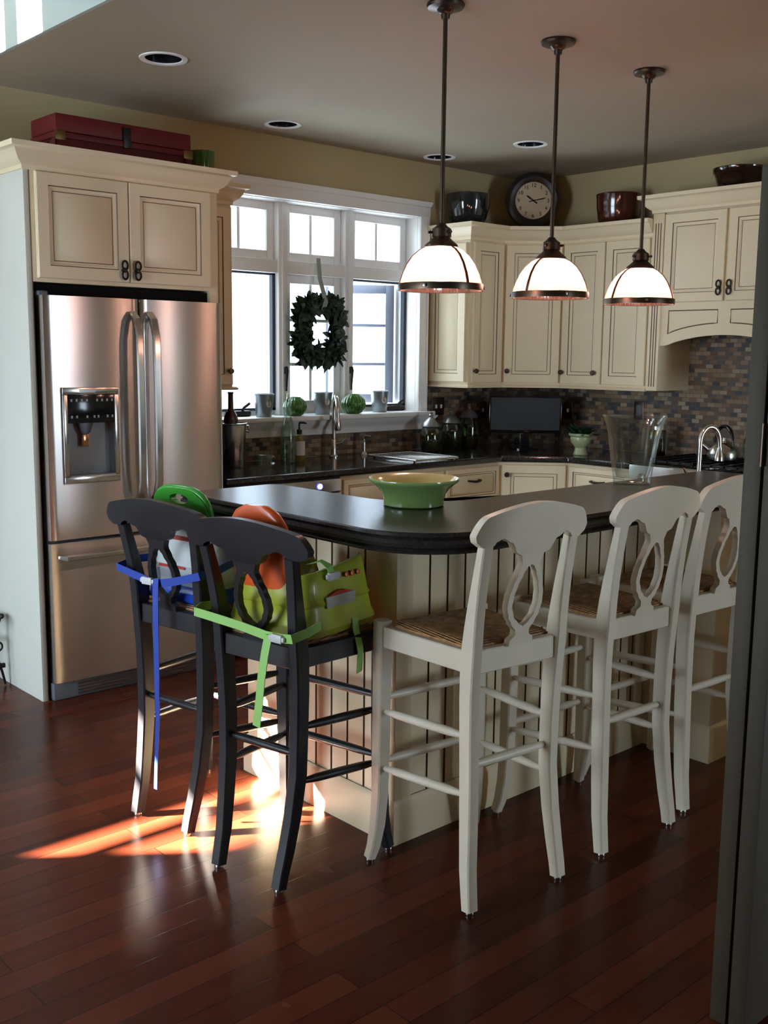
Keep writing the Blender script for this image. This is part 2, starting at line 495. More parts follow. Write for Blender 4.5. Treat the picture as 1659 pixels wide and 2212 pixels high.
b = nb(); wall_boxes(b, 'y', -4.2, -4.0, -3.4, 5.95, 0, 4.4, [(4.3, 5.3, .02, 2.3)]); struct('wall_back', b, M_wall2)
b = nb(); box(b, 2.55, 2.7, 5.06, 7.4, -.1, 4.4); struct('wall_outside_sunblock', b, M_wall2)  # unseen wall added to keep sun out of the kitchen window
b = nb(); box(b, 2.7, 16, 9.0, 9.2, -.1, 7.0); struct('wall_outside_house', b, M_siding)
b = nb(); box(b, -8, -1.9, 5.1, 5.25, -.1, 5.2); struct('wall_outside_sunstop', b, M_wall2)  # made-up slab out of view, stops sun entering the left wall opening
b = nb(); box(b, 1.85, 1.865, -4.2, 5.06, CZ, 4.4); struct('wall_bulkhead', b, M_pale)
b = nb(); box(b, 3.7, 4.1, .5, 1.1, 0, CZ); struct('wall_light_blocker', b, M_wall)  # invented block out of view, throws shade on the bar pier
b = nb(); box(b, -3.4, 1.99, -4.2, 5.06, 4.4, 4.5); struct('ceiling_left', b, M_wall2)
CANS = [(2.362, 3.942), (3.456, 4.592), (4.76, 4.01), (4.682, 4.655)]
b = nb(); box(b, 1.865, 5.95, -4.2, 5.06, CZ, CZ + .15); ceil = struct('ceiling', b, M_ceil)
cut = nb()
for x, y in CANS: lathe(cut, [(0, CZ - .05), (.078, CZ - .05), (.078, CZ + .2), (0, CZ + .2)], 40, T(x, y))
me = bpy.data.meshes.new('cut'); bmesh.ops.recalc_face_normals(cut, faces=cut.faces[:]); cut.to_mesh(me); cut.free()
co = bpy.data.objects.new('cut', me); COL.objects.link(co)
md = ceil.modifiers.new('holes', 'BOOLEAN'); md.object = co; md.operation = 'DIFFERENCE'; md.solver = 'EXACT'
dg = bpy.context.evaluated_depsgraph_get()
nm = bpy.data.meshes.new_from_object(ceil.evaluated_get(dg)); ceil.modifiers.clear(); ceil.data = nm
bpy.data.objects.remove(co)

cl = ['recessed ceiling light above the refrigerator front, nearest of the four', 'recessed ceiling light over the wall left of the window top',
      'recessed ceiling light in front of the round clock', 'recessed ceiling light half behind the nearest pendant rod']
for i, (x, y) in enumerate(CANS):
    t = thing('recessed_light', cl[i], 'ceiling light', (x, y, CZ), 0, 'recessed ceiling lights, unlit')
    b = nb(); lathe(b, [(.074, .0), (.078, -.004), (.096, -.005), (.098, -.001), (.098, 0), (.074, 0)], 40); part('trim_ring', b, M_white, t)
    b = nb(); lathe(b, [(.0, .13), (.06, .13), (.066, .06), (.0745, 0.0), (.0775, 0.0), (.0775, .135), (0, .135)], 40); part('black_baffle', b, M_black, t)

# backsplash and outlets
b = nb(); box(b, 2.83, 5.75, YW - .012, YW, .914, 1.04); box(b, 2.83, 3.13, YW - .012, YW, 1.04, 1.345); box(b, 4.805, 5.75, YW - .012, YW, 1.04, 1.335)
tag(part('trim_1', b, M_mosaic), 'brown mosaic tile backsplash below the window', None, None, 'structure')
b = nb(); box(b, XR - .012, XR, 1.9, YW - .012, .914, 1.335); box(b, XR - .012, XR, 2.64, 3.525, 1.335, 1.83)
tag(part('trim_2', b, M_mosaic), 'brown mosaic tile backsplash behind the range', None, None, 'structure')

# ------------------------------------------------------------------ kitchen window
win = tag(thing('window_1', None, None, (3.96, YW, 1.16)), 'white three part window over the sink with transom panes', None, None, 'structure')
WX = [3.21, 3.704, 4.2, 4.709]
b = nb()
for x0, x1 in ((3.145, 3.212), (4.707, 4.772)): box(b, x0, x1, 4.828, 4.862, 1.16, 2.37, .004)
for x0, x1 in ((3.14, 3.155), (4.762, 4.777)): box(b, x0, x1, 4.818, 4.862, 1.16, 2.37, .003)
box(b, 3.13, 4.79, 4.828, 4.862, 2.365, 2.44, .004)
mould(b, [(3.145, 4.86), (3.145, 4.83), (4.772, 4.83), (4.772, 4.86)], [(0, 2.425), (.012, 2.43), (.018, 2.445), (.02, 2.458), (0, 2.458)])
part('casing', b, M_white, win, world=True)
b = nb(); box(b, 3.10, 4.81, 4.775, 4.975, 1.132, 1.16, .006); part('sill', b, M_white, win, world=True)
b = nb(); mould(b, [(3.12, 4.86), (3.12, 4.85), (4.80, 4.85), (4.80, 4.86)], [(0, 1.04), (.012, 1.045), (.016, 1.07), (.02, 1.085), (.035, 1.10), (.05, 1.12), (.055, 1.132), (0, 1.132)])
part('apron', b, M_white, win, world=True)
b = nb()
box(b, 3.19, 3.212, 4.862, 5.06, 1.16, 2.37); box(b, 4.707, 4.73, 4.862, 5.06, 1.16, 2.37); box(b, 3.19, 4.73, 4.862, 5.06, 2.362, 2.39)
box(b, 3.212, 4.707, 4.97, 5.05, 1.16, 1.19, .003)
box(b, 3.212, 4.707, 4.93, 5.04, 1.968, 2.043, .004)
for x in WX[1:3]: box(b, x - .033, x + .033, 4.92, 5.045, 1.16, 2.37, .006)
for x in WX[1:3]: box(b, x - .012, x + .012, 4.912, 4.925, 1.16, 2.37, .004)
part('window_frame', b, M_white, win, world=True)
def sash(bm, x0, x1, z0, z1, f, y0, y1, muntx=(), muntz=(), mw=.018):
    box(bm, x0, x0 + f, y0, y1, z0, z1, .004); box(bm, x1 - f, x1, y0, y1, z0, z1, .004)
    box(bm, x0 + f, x1 - f, y0, y1, z0, z0 + f, .004); box(bm, x0 + f, x1 - f, y0, y1, z1 - f, z1, .004)
    ym = (y0 + y1) / 2
    for m in muntx: box(bm, m - mw / 2, m + mw / 2, ym - .008, ym + .008, z0 + f, z1 - f)
    for m in muntz: box(bm, x0 + f, x1 - f, ym - .007, ym + .007, m - mw / 2, m + mw / 2)
def pane(x0, x1, z0, z1, y, par):
    b = nb(); box(b, x0, x1, y - .002, y + .002, z0, z1); return part('pane', b, M_glasspane, par, 0, world=True)
for i in range(3):
    x0, x1 = WX[i] + (.033 if i else .002), WX[i + 1] - (.033 if i < 2 else .002)
    b = nb(); sash(b, x0, x1, 2.043, 2.365, .05, 4.965, 5.02, ((x0 + x1) / 2,)); s = part('transom_sash', b, M_white, win, world=True)
    pane(x0 + .045, x1 - .045, 2.088, 2.32, 4.9925, s)
x0, x1 = WX[1] + .033, WX[2] - .033
b = nb(); sash(b, x0, x1, 1.19, 1.968, .05, 4.965, 5.02, ((x0 + x1) / 2,), (1.453, 1.71)); s = part('fixed_sash', b, M_white, win, world=True)
pane(x0 + .045, x1 - .045, 1.235, 1.925, 4.9925, s)
b = nb()
for x0, x1 in ((3.212, WX[1] - .033), (WX[2] + .033, 4.707)):
    for q in ((x0, x0 + .012, 1.19, 1.968), (x1 - .02, x1, 1.19, 1.968), (x0, x1, 1.956, 1.968), (x0, x1, 1.19, 1.204)):
        box(b, q[0], q[1], 4.955, 4.985, q[2], q[3])
part('weatherstrip', b, M_ash, win, world=True)
def casement(hx, hy, ang, flip):
    M = Matrix.Translation((hx, hy, 0)) @ Matrix.Rotation(ang, 4, 'Z')
    s0, s1 = (-.44, 0) if flip else (0, .44)
    b = nb(); sash(b, s0, s1, 1.205, 1.955, .055, 0, .045, ((s0 + s1) / 2,) if not flip else ((s0 + .09),), (1.453, 1.70)); b.transform(M); s = part('casement_sash', b, M_dimsash, win, world=True)
    b = nb(); box(b, s0 + .05, s1 - .05, .0205, .0245, 1.255, 1.905); b.transform(M); part('pane', b, M_glasspane, s, 0, world=True)
casement(4.672, 5.03, R(-42), True)
casement(3.25, 5.03, R(82), False)
for x in (3.712, 4.208):
    b = nb(); tube(b, [(x, 4.905, 1.44), (x, 4.895, 1.42), (x - .004, 4.897, 1.36), (x - .004, 4.90, 1.30)], [.007, .008, .007, .005]); box(b, x - .012, x + .012, 4.90, 4.92, 1.40, 1.44, .003)
    part('latch_lever', b, M_iron, win, world=True)

# ================================================================== cabinetry
DOOR = [(0, 0, 0), (0, -.016, 0), (.004, -.02, 0), (.052, -.02, 0), (.0555, -.0145, 1), (.062, -.013, 0), (.067, -.0095, 0), (.072, -.0095, 0), (.0755, -.0085, 1), (.098, -.0165, 0)]
DRAW = [(0, 0, 0), (0, -.016, 0), (.004, -.02, 0), (.03, -.02, 0), (.033, -.0145, 1), (.038, -.013, 0), (.042, -.011, 0), (.045, -.0105, 1), (.058, -.0165, 0)]
CP = [M_cream, M_glaze]
def knob(par, x, z, y=-.02, r=.016):
    b = nb(); lathe(b, [(0, 0), (.006, 0), (.006, .012), (r * .8, .016), (r, .022), (r * .8, .03), (0, .032)], 16, T(x, y, z, rx=R(90))); return part('knob', b, M_bronze, par)
def ringpull(par, x, z, y=-.02):
    b = nb()
    for dz in (.02, -.02):
        tube(b, [(x + .013 * math.cos(a), y - .013, z + dz + .019 * math.sin(a)) for a in [2 * PI * k / 20 for k in range(20)]], .0048, 8, closed=True)
    lathe(b, [(0, 0), (.011, 0), (.011, .01), (.007, .018), (0, .02)], 14, T(x, y, z, rx=R(90)))
    return part('pull_handle', b, M_iron, par)
def cup(par, x, z, y=-.02, w=.09):
    b = nb(); tube(b, [(x - w / 2, y, z), (x - w / 2, y - .02, z), (x - w / 4, y - .028, z - .003), (x, y - .03, z - .004), (x + w / 4, y - .028, z - .003), (x + w / 2, y - .02, z), (x + w / 2, y, z)], [.006, .006, .007, .008, .007, .006, .006], 8)
    return part('bar_handle', b, M_iron, par)
def door(par, x, z, w, h, name='door', rings=DOOR, y=0.0):
    b = nb(); ringdoor(b, w, h, T(x, y, z), rings); return part(name, b, CP, par, 30)

CROWN = [(0, 0), (.006, .002), (.008, .018), (.016, .024), (.03, .034), (.042, .052), (.052, .072), (.058, .076), (.07, .08), (.072, .1), (0, .1)]
def crown(z): return [(o, z + dz) for o, dz in CROWN]

# fridge surround
fs = thing('refrigerator_surround', 'cream cabinet enclosing the refrigerator, two square doors above it', 'cabinet', (1.885, 4.25, 0))
b = nb(); box(b, 0, .024, 0, .605, 0, 2.25, .002); box(b, .022, .026, -.001, .004, 0, 2.25, mi=1)
part('side_panel', b, [M_coolpanel, M_glaze], fs)
b = nb(); box(b, .024, .93, .0, .605, 1.80, 2.27); box(b, .885, .93, -.001, .05, 1.738, 1.80); box(b, .912, .93, .05, .6, 1.738, 1.80); part('carcass', b, M_cream, fs)  # last strip behind the stile added to stop light leaking into the gap
d = door(fs, .045, 1.815, .417, .428); ringpull(d, .432, 1.868)
d = door(fs, .466, 1.815, .417, .428); ringpull(d, .496, 1.868)
cr = nb(); mould(cr, [(1.885, 4.855), (1.885, 4.25), (2.815, 4.25), (2.815, 4.53), (3.085, 4.53), (3.085, 4.81)], crown(2.245))
solo('crown_moulding', cr, M_cream, 'cream crown moulding along the top of the refrigerator surround', 'moulding', smooth=40)
nc = thing('narrow_upper_cabinet', 'narrow cream wall cabinet between refrigerator and window', 'cabinet', (2.82, 4.53, 1.345))
b = nb(); box(b, 0, .262, 0, .32, 0, .925); part('carcass', b, M_cream, nc)
b = nb(); mould(b, [(0, .31), (0, 0), (.262, 0), (.262, .31)], [(0, -.016), (.02, -.016), (.024, -.008), (.014, 0), (0, 0)]); part('light_rail', b, M_cream, nc)
d = door(nc, .01, .01, .245, .88); knob(d, .228, .08)

# corner wall cabinets
wc = thing('upper_cabinet', 'cream wall cabinet just right of the window, side panel facing it', 'cabinet', (4.83, 4.52, 1.335))
b = nb(); box(b, 0, .31, 0, .34, 0, .955); part('carcass', b, M_cream, wc)
b = nb(); ringdoor(b, .315, .85, T(0, .33, .015, rz=R(-90)), DOOR); part('end_panel', b, CP, wc, 30)
d = door(wc, .02, .012, .275, .86); knob(d, .035, .085)
b = nb(); mould(b, [(0, .33), (0, 0), (.31, 0)], [(0, -.02), (.02, -.02), (.024, -.01), (.012, 0), (0, 0)]); part('light_rail', b, M_cream, wc)
dc = thing('corner_upper_cabinet', 'diagonal cream corner wall cabinet with one tall door, below the clock', 'cabinet', (5.14, 4.52, 1.335), R(-45))
b = nb(); prism(b, [(0, 0), (.3818, 0), (.62, .2385), (.19, .6715), (-.2385, .24)], 0, .955); part('carcass', b, M_cream, dc)
d = door(dc, .016, .012, .35, .86); knob(d, .035, .085)
b = nb(); mould(b, [(0, 0), (.3818, 0)], [(0, -.02), (.02, -.02), (.024, -.01), (.012, 0), (0, 0)]); part('light_rail', b, M_cream, dc)
rc = thing('double_upper_cabinet', 'cream wall cabinet with two tall doors, left of the range hood', 'cabinet', (5.41, 4.25, 1.335), R(-90))
b = nb(); box(b, 0, .648, 0, .33, 0, .955); part('carcass', b, M_cream, rc)
d = door(rc, .012, .012, .308, .86); knob(d, .278, .082)
d = door(rc, .328, .012, .308, .86); knob(d, .03, .082)
b = nb(); mould(b, [(0, 0), (.648, 0)], [(0, -.02), (.02, -.02), (.024, -.01), (.012, 0), (0, 0)]); part('light_rail', b, M_cream, rc)
cr = nb(); mould(cr, [(4.83, 4.855), (4.83, 4.52), (5.14, 4.52), (5.41, 4.25), (5.41, 3.603)], crown(2.215))
solo('crown_moulding', cr, M_cream, 'cream crown moulding stepping round the corner cabinets under the clock', 'moulding', smooth=40)
# hood
hd = thing('range_hood_cabinet', 'tall cream range hood cabinet with arched valance and fluted pilasters', 'cabinet', (5.395, 3.60, 0), R(-90))
W0 = .96
for x0 in (0, W0 - .075):
    b = nb(); box(b, x0, x0 + .075, 0, .355, 1.32, 2.34, .002); part('pilaster', b, M_cream, hd)
    p = hd.children[-1]
    b = nb()
    for k in range(3): box(b, x0 + .0175 + .017 * k, x0 + .0235 + .017 * k, -.0015, .004, 1.345, 2.285)
    part('flute', b, M_glaze, p, 0)
b = nb(); box(b, .075, W0 - .075, .018, .355, 1.83, 2.42); part('carcass', b, M_cream, hd)
n = 28
xs = [.075 + (W0 - .15) * k / n for k in range(n + 1)]
arch = [(x, 1.585 + .06 * max(0.0, math.sin(PI * min(1, max(0, (x - .075 - .05) / (W0 - .25))))) ** .7) for x in xs]
b = nb(); prism(b, arch + [(xs[-1], 1.83), (xs[0], 1.83)], .014, .034, 'y'); va = part('valance', b, M_cream, hd)
b = nb()
for c0, c1 in ((.125, .44), (.52, W0 - .125)):
    q = [(c0 + (c1 - c0) * k / 12, 1.667 + (1.585 + .06 * math.sin(PI * (c0 + (c1 - c0) * k / 12 - .125) / (W0 - .25)) ** .7 - 1.60)) for k in range(13)]
    o = q + [(c1, 1.785), (c0, 1.785)]
    mi = offset(o, .010)
    tube(b, [(x, .013, z) for x, z in o], .0035, 6, closed=True)
part('valance_moulding', b, M_glaze, va)
d = door(hd, .08, 1.832, .392, .50, y=.018); ringpull(d, .448, 1.905, -.002)
d = door(hd, .488, 1.832, .392, .50, y=.018); ringpull(d, .512, 1.905, -.002)
b = nb(); mould(b, [(5.745, 3.60), (5.395, 3.60), (5.395, 2.64), (5.745, 2.64)], crown(2.34)); part('crown', b, M_cream, hd, 40, world=True)

# base cabinets
def base(name, label, w, loc, rz, cat='cabinet', dep=.6):
    t = thing(name, label, cat, loc, rz)
    b = nb(); box(b, 0, w, 0, dep, .1, .875); part('carcass', b, M_cream, t)
    b = nb(); box(b, 0.004, w - .004, .07, dep, 0, .1); part('toe_kick', b, M_glaze, t)
    return t
bc = base('sink_base_cabinet', 'cream sink cabinet under the window, right of the dishwasher', .78, (3.57, 4.25, 0), 0)
for k in range(2):
    d = door(bc, .012 + .382 * k, .12, .374, .545); knob(d, .34 if k == 0 else .43, .60)
    door(bc, .012 + .382 * k, .68, .374, .175, 'false_drawer_front', DRAW)
bd = base('drawer_base_cabinet', 'cream drawer cabinet behind the green bowl, bar handle on its drawer', .485, (4.35, 4.25, 0), 0)
for z, h in ((.655, .20), (.395, .25), (.12, .265)):
    d = door(bd, .012, z, .461, h, 'drawer', DRAW); cup(d, .2425, z + h * .62)
bx = thing('corner_base_cabinet', 'diagonal cream corner base cabinet with one round knob', 'cabinet', (4.835, 4.25, 0), R(-45))
b = nb(); prism(b, [(0, 0), (.4313, 0), (.86, .43), (.43, .86), (.002, .43)], .1, .875); part('carcass', b, M_cream, bx)
b = nb(); prism(b, [(.03, .07), (.40, .07), (.8, .44), (.43, .82), (.03, .42)], 0, .1); part('toe_kick', b, M_glaze, bx)
d = door(bx, .022, .12, .388, .74); knob(d, .05, .80)
br_ = base('range_side_cabinet', 'cream base cabinet between corner cabinet and range', .46, (5.14, 3.945, 0), R(-90))
d = door(br_, .012, .655, .436, .20, 'drawer', DRAW); cup(d, .23, .78)
d = door(br_, .012, .12, .436, .52); knob(d, .40, .56)

# dishwasher
dw = thing('dishwasher', 'stainless dishwasher under the counter beside the refrigerator, blue light on its panel', 'dishwasher', (2.86, 4.25, 0))
b = nb(); box(b, 0, .70, 0, .58, .02, .872); part('body', b, M_darkgrey, dw)
b = nb(); box(b, .006, .694, -.03, 0, .10, .795, .006); part('door_panel', b, M_steel, dw)
b = nb(); box(b, .006, .694, -.03, 0, .80, .868, .006); cpn = part('control_panel', b, M_steel, dw)
b = nb(); tube(b, [(.05, -.03, .74), (.05, -.07, .74), (.65, -.07, .74), (.65, -.03, .74)], .013, 12); part('handle', b, M_steel2, dw)
b = nb(); lathe(b, [(0, 0), (.014, 0), (.014, .004), (0, .006)], 20, T(.55, -.03, .834, rx=R(90))); part('indicator_light', b, M_led, cpn, label='blue glowing light')

# worktop along the walls
ol = fillet([(2.83, 4.215, 0), (4.82, 4.215, .02), (5.105, 3.93, .02), (5.105, 3.487, 0), (5.736, 3.487, 0), (5.736, 4.846, 0), (2.83, 4.846, 0)])
b = nb(); slab_top(b, ol, .914, [(.008, 0), (.002, .003), (0, .010), (.0, .026), (.003, .034), (.010, .038)])
solo('counter_worktop', b, M_granite, 'polished black granite worktop running below the window to the range', 'worktop', smooth=0)

# range
rg = thing('range', 'stainless range under the hood, black cooktop with a kettle on it', 'range', (5.10, 3.48, 0), R(-90))
b = nb(); box(b, 0, .76, .02, .636, .02, .90, .004); part('body', b, M_steel, rg)
b = nb(); box(b, .01, .75, -.01, .02, .22, .74, .006); rd = part('oven_door', b, M_steel, rg)
b = nb(); tube(b, [(.06, -.01, .70), (.06, -.055, .70), (.70, -.055, .70), (.70, -.01, .70)], .013, 12); part('door_handle', b, M_steel2, rd)
b = nb(); box(b, 0, .76, -.02, .03, .78, .912, .012); cpn = part('control_panel', b, M_steel, rg)
for k in range(5):
    b = nb(); lathe(b, [(.022, 0), (.02, .025), (0, .027)], 20, T(.10 + .14 * k, -.02, .845, rx=R(90))); part('burner_knob', b, M_steel2, cpn)
b = nb(); box(b, .01, .75, .03, .63, .90, .916, .003); part('cooktop', b, M_black, rg)
for gx in (.05, .40):
    b = nb()
    for k in range(5): box(b, gx + .31 * k / 4 - .006 + 0, gx + .31 * k / 4 + .006, .06, .60, .928, .942)
    for k in range(3): box(b, gx, gx + .31, .06 + .267 * k - .006 * 0, .072 + .264 * k, .916 + .010, .938)
    for q in ((gx, .06), (gx + .30, .06), (gx, .59), (gx + .30, .59)): box(b, q[0], q[0] + .012, q[1], q[1] + .012, .914, .93)
    part('burner_grate', b, M_iron, rg, 0)

# ================================================================== refrigerator
fr = thing('refrigerator', 'stainless french door refrigerator with water dispenser and bottom freezer', 'refrigerator', (2.366, 4.26, 0))
b = nb(); box(b, -.435, .435, .0, .58, .03, 1.735, .004); part('body', b, M_darkgrey, fr)
def curved(bm, x0, x1, z0, z1, bulge=.011, holes=None, n=24, y0=-.06, yb=-.005, e=.012):
    """door with a gently bowed front, rounded vertical edges"""
    fx = []
    for k in range(n + 1):
        t = -1 + 2 * k / n
        x = (x0 + x1) / 2 + (x1 - x0) / 2 * t
        y = y0 - bulge * (1 - t * t)
        if k in (0, n): y += e
        fx.append((x, y))
    fx[0] = (x0, y0 + e); fx[-1] = (x1, y0 + e)
    fx.insert(1, (x0 + e * .3, y0 + e * .3)); fx.insert(len(fx) - 1, (x1 - e * .3, y0 + e * .3))
    prism(bm, fx + [(x1, yb), (x0, yb)], z0, z1)
    return bm
DX0, DX1, DZ0, DZ1 = -.375, -.115, .955, 1.365     # dispenser frame, in fridge coordinates
# left door built round the dispenser recess
b = nb()
curved(b, -.442, .002, .715, 1.745, bulge=.007)
ld = part('door', b, M_steel, fr, 25)
cutb = nb(); box(cutb, -.352, -.138, -.12, -.018, .985, 1.215)
me = bpy.data.meshes.new('cut'); bmesh.ops.recalc_face_normals(cutb, faces=cutb.faces[:]); cutb.to_mesh(me); cutb.free()
co = bpy.data.objects.new('cut', me); COL.objects.link(co); co.location = fr.location
md = ld.modifiers.new('recess', 'BOOLEAN'); md.object = co; md.operation = 'DIFFERENCE'; md.solver = 'EXACT'
dg = bpy.context.evaluated_depsgraph_get(); dg.update()
nm = bpy.data.meshes.new_from_object(ld.evaluated_get(dg)); ld.modifiers.clear(); ld.data = nm
bpy.data.objects.remove(co)
b = nb(); curved(b, .010, .437, .715, 1.745, bulge=.007); rd = part('door', b, M_steel, fr, 25)
b = nb(); curved(b, -.442, .437, .085, .700, bulge=.013); dr = part('freezer_drawer', b, M_steel, fr, 25)
b = nb(); box(b, -.44, .435, -.035, .02, .0, .078, .006)
gr = part('grille', b, M_darkgrey, fr)
b = nb()
for k in range(4): box(b, -.33, .42, -.040, -.034, .014 + .014 * k, .021 + .014 * k)
part('louvre', b, M_steel2, gr, 0)
def fhandle(par, x):
    b = nb()
    pts = [(x, -.07, .85), (x, -.105, .875), (x, -.128, .95), (x, -.132, 1.1), (x, -.133, 1.27), (x, -.132, 1.44), (x, -.128, 1.58), (x, -.105, 1.655), (x, -.07, 1.68)]
    bar(b, pts, .036, [.03, .026, .02, .018, .018, .018, .02, .026, .03], ch=.006)
    return part('handle', b, M_steel2, par)
fhandle(ld, -.036); fhandle(rd, .048)
b = nb(); bar(b, [(-.40, -.07, .64), (-.40, -.115, .642), (.395, -.115, .642), (.395, -.07, .64)], [.02] * 4, [.03] * 4, side=Vector((0, 0, 1)), ch=.004); part('handle', b, M_steel2, dr)
b = nb()
box(b, DX0, DX1, -.078, -.060, DZ0, .985, .003); box(b, DX0, DX1, -.078, -.060, 1.335, DZ1, .003)
box(b, DX0, -.352, -.078, -.060, .985, 1.335, .003); box(b, -.138, DX1, -.078, -.060, .985, 1.335, .003)
dsp = part('dispenser', b, M_steel2, ld)
b = nb(); box(b, -.352, -.138, -.082, -.055, 1.213, 1.336, .004); pn = part('control_panel', b, M_black, dsp)
b = nb()
for zz, ks in ((1.305, (0, 1, 2, 3, 5, 6, 7, 8)), (1.235, (0, 1, 3, 4.4, 5.2, 7, 8))):
    for k in ks:
        b = nb(); box(b, -.342 + .0235 * k, -.334 + .0235 * k, -.0832, -.081, zz, zz + .011); part('panel_symbol', b, M_grey, pn, 0)
b = nb(); box(b, -.352, -.138, -.020, -.014, .985, 1.215); box(b, -.352, -.138, -.075, -.018, .983, .989); part('recess_lining', b, M_recess, dsp)
b = nb(); lathe(b, [(.035, 0), (.022, -.04), (.012, -.05), (0, -.05)], 20, T(-.262, -.05, 1.214)); part('spout', b, M_darkgrey, dsp)
b = nb(); box(b, -.278, -.246, -.05, -.035, 1.11, 1.165, .004); part('paddle', b, M_copper, dsp)
b = nb(); box(b, -.30, -.225, -.082, -.076, 1.342, 1.357, .002); part('badge', b, M_white, dsp)
b = nb(); box(b, -.44, -.40, -.03, .03, 1.735, 1.765, .006); part('hinge_cover', b, M_darkgrey, fr)
b = nb(); box(b, -.43, .425, .012, .50, 1.736, 1.792); part('gap_shade_fill', b, M_matte, fr)  # dark filler standing in for the deep shade above the refrigerator

# ================================================================== island bar
isl = thing('breakfast_bar', 'cream beadboard breakfast bar, L shaped, with white stools round it', 'kitchen island', (2.13, 2.265, 0))
b = nb()
prism(b, [(2.14, 2.275), (3.60, 2.275), (3.60, 2.41), (2.29, 2.41), (2.29, 3.03), (2.14, 3.03)], .0, .984)
box(b, 2.29, 4.84, 2.41, 2.90, 0, .875); box(b, 3.60, 4.84, 2.275, 2.41, 0, .875)
part('core', b, M_cream, isl, 0, world=True)
def bead(bm, p0, p1, z0, z1, pitch=.079, d=.010, g=.0045):
    p0, p1 = Vector(p0), Vector(p1); L = (p1 - p0).length; u = (p1 - p0) / L; nrm = Vector((u.y, -u.x))
    prof = [(0, 0, 0)]; k = 1
    n = max(1, round(L / pitch)); st = L / n
    for i in range(1, n):
        s = i * st
        prof += [(s - g, 0, 0), (s - g * .6, -.005, 1), (s + g * .6, -.005, 1), (s + g, 0, 1)]
    prof.append((L, 0, 0))
    lo = []; hi = []
    for s, o, m in prof:
        q = p0 + u * s + nrm * (d + o)
        lo.append(bm.verts.new((q.x, q.y, z0))); hi.append(bm.verts.new((q.x, q.y, z1)))
    for i in range(len(prof) - 1):
        f = bm.faces.new((lo[i], lo[i + 1], hi[i + 1], hi[i])); f.material_index = prof[i + 1][2]
    q0, q1 = p0, p1
    a = [bm.verts.new((q.x, q.y, z)) for q in (q0, q1) for z in (z0, z1)]
    bm.faces.new((a[0], a[1], a[3], a[2])); bm.faces.new((a[0], lo[0], hi[0], a[1])); bm.faces.new((a[2], a[3], hi[-1], lo[-1]))
    return bm
b = nb(); bead(b, (2.14, 2.98), (2.14, 2.33), .14, .985); part('end_beadboard', b, CP, isl, 0, world=True)
b = nb(); bead(b, (2.19, 2.275), (3.47, 2.275), .14, .985); part('front_beadboard', b, CP, isl, 0, world=True)
b = nb(); box(b, 2.124, 2.195, 2.259, 2.335, .13, .985, .004); part('corner_post', b, M_cream, isl, world=True)
b = nb(); box(b, 2.124, 2.30, 2.975, 3.045, .13, .985, .004); part('end_post', b, M_cream, isl, world=True)
b = nb(); box(b, 2.120, 2.145, 2.79, 2.92, .14, .985, .006); box(b, 2.112, 2.13, 2.815, 2.895, .17, .985, .006); part('pilaster', b, M_cream, isl, world=True)
BB = [(0, 0), (.012, 0), (.012, .10), (.009, .112), (.009, .125), (.004, .138), (0, .142)]
b = nb(); mould(b, [(2.31, 3.045), (2.124, 3.045), (2.124, 2.259), (3.47, 2.259)], BB); part('plinth', b, M_cream, isl, 40, world=True)
b = nb(); box(b, 3.477, 3.98, 1.97, 2.275, 0, .984, .004); pr = part('bar_pier', b, M_cream, isl, world=True)
b = nb(); mould(b, [(3.477, 2.27), (3.477, 1.97), (3.98, 1.97)], BB); part('pier_plinth', b, M_cream, pr, 40, world=True)
BP = [(.010, 0), (.006, .0035), (.004, .011), (.011, .016), (.004, .021), (0, .031), (.004, .041), (.014, .046), (.006, .053), (.012, .060), (.03, .061)]
ol = fillet([(1.875, 1.896, .26), (4.0, 1.896, .03), (4.0, 2.365, .03), (2.30, 2.365, .26), (2.30, 3.10, .06), (1.875, 3.10, .03)])
b = nb(); slab_top(b, ol, 1.045, BP)
solo('bar_worktop', b, M_bartop, 'dark polished bar top with rounded corner and ridged edge, green bowl on it', 'worktop', smooth=17)
ol = fillet([(2.31, 2.42, 0), (4.87, 2.42, .02), (4.87, 2.93, .02), (2.31, 2.93, 0)])
b = nb(); slab_top(b, ol, .914, [(.008, 0), (.002, .003), (0, .010), (.0, .026), (.003, .034), (.010, .038)])
solo('prep_worktop', b, M_granite, 'lower dark worktop behind the bar, carrying the arched faucet', 'worktop', smooth=0)
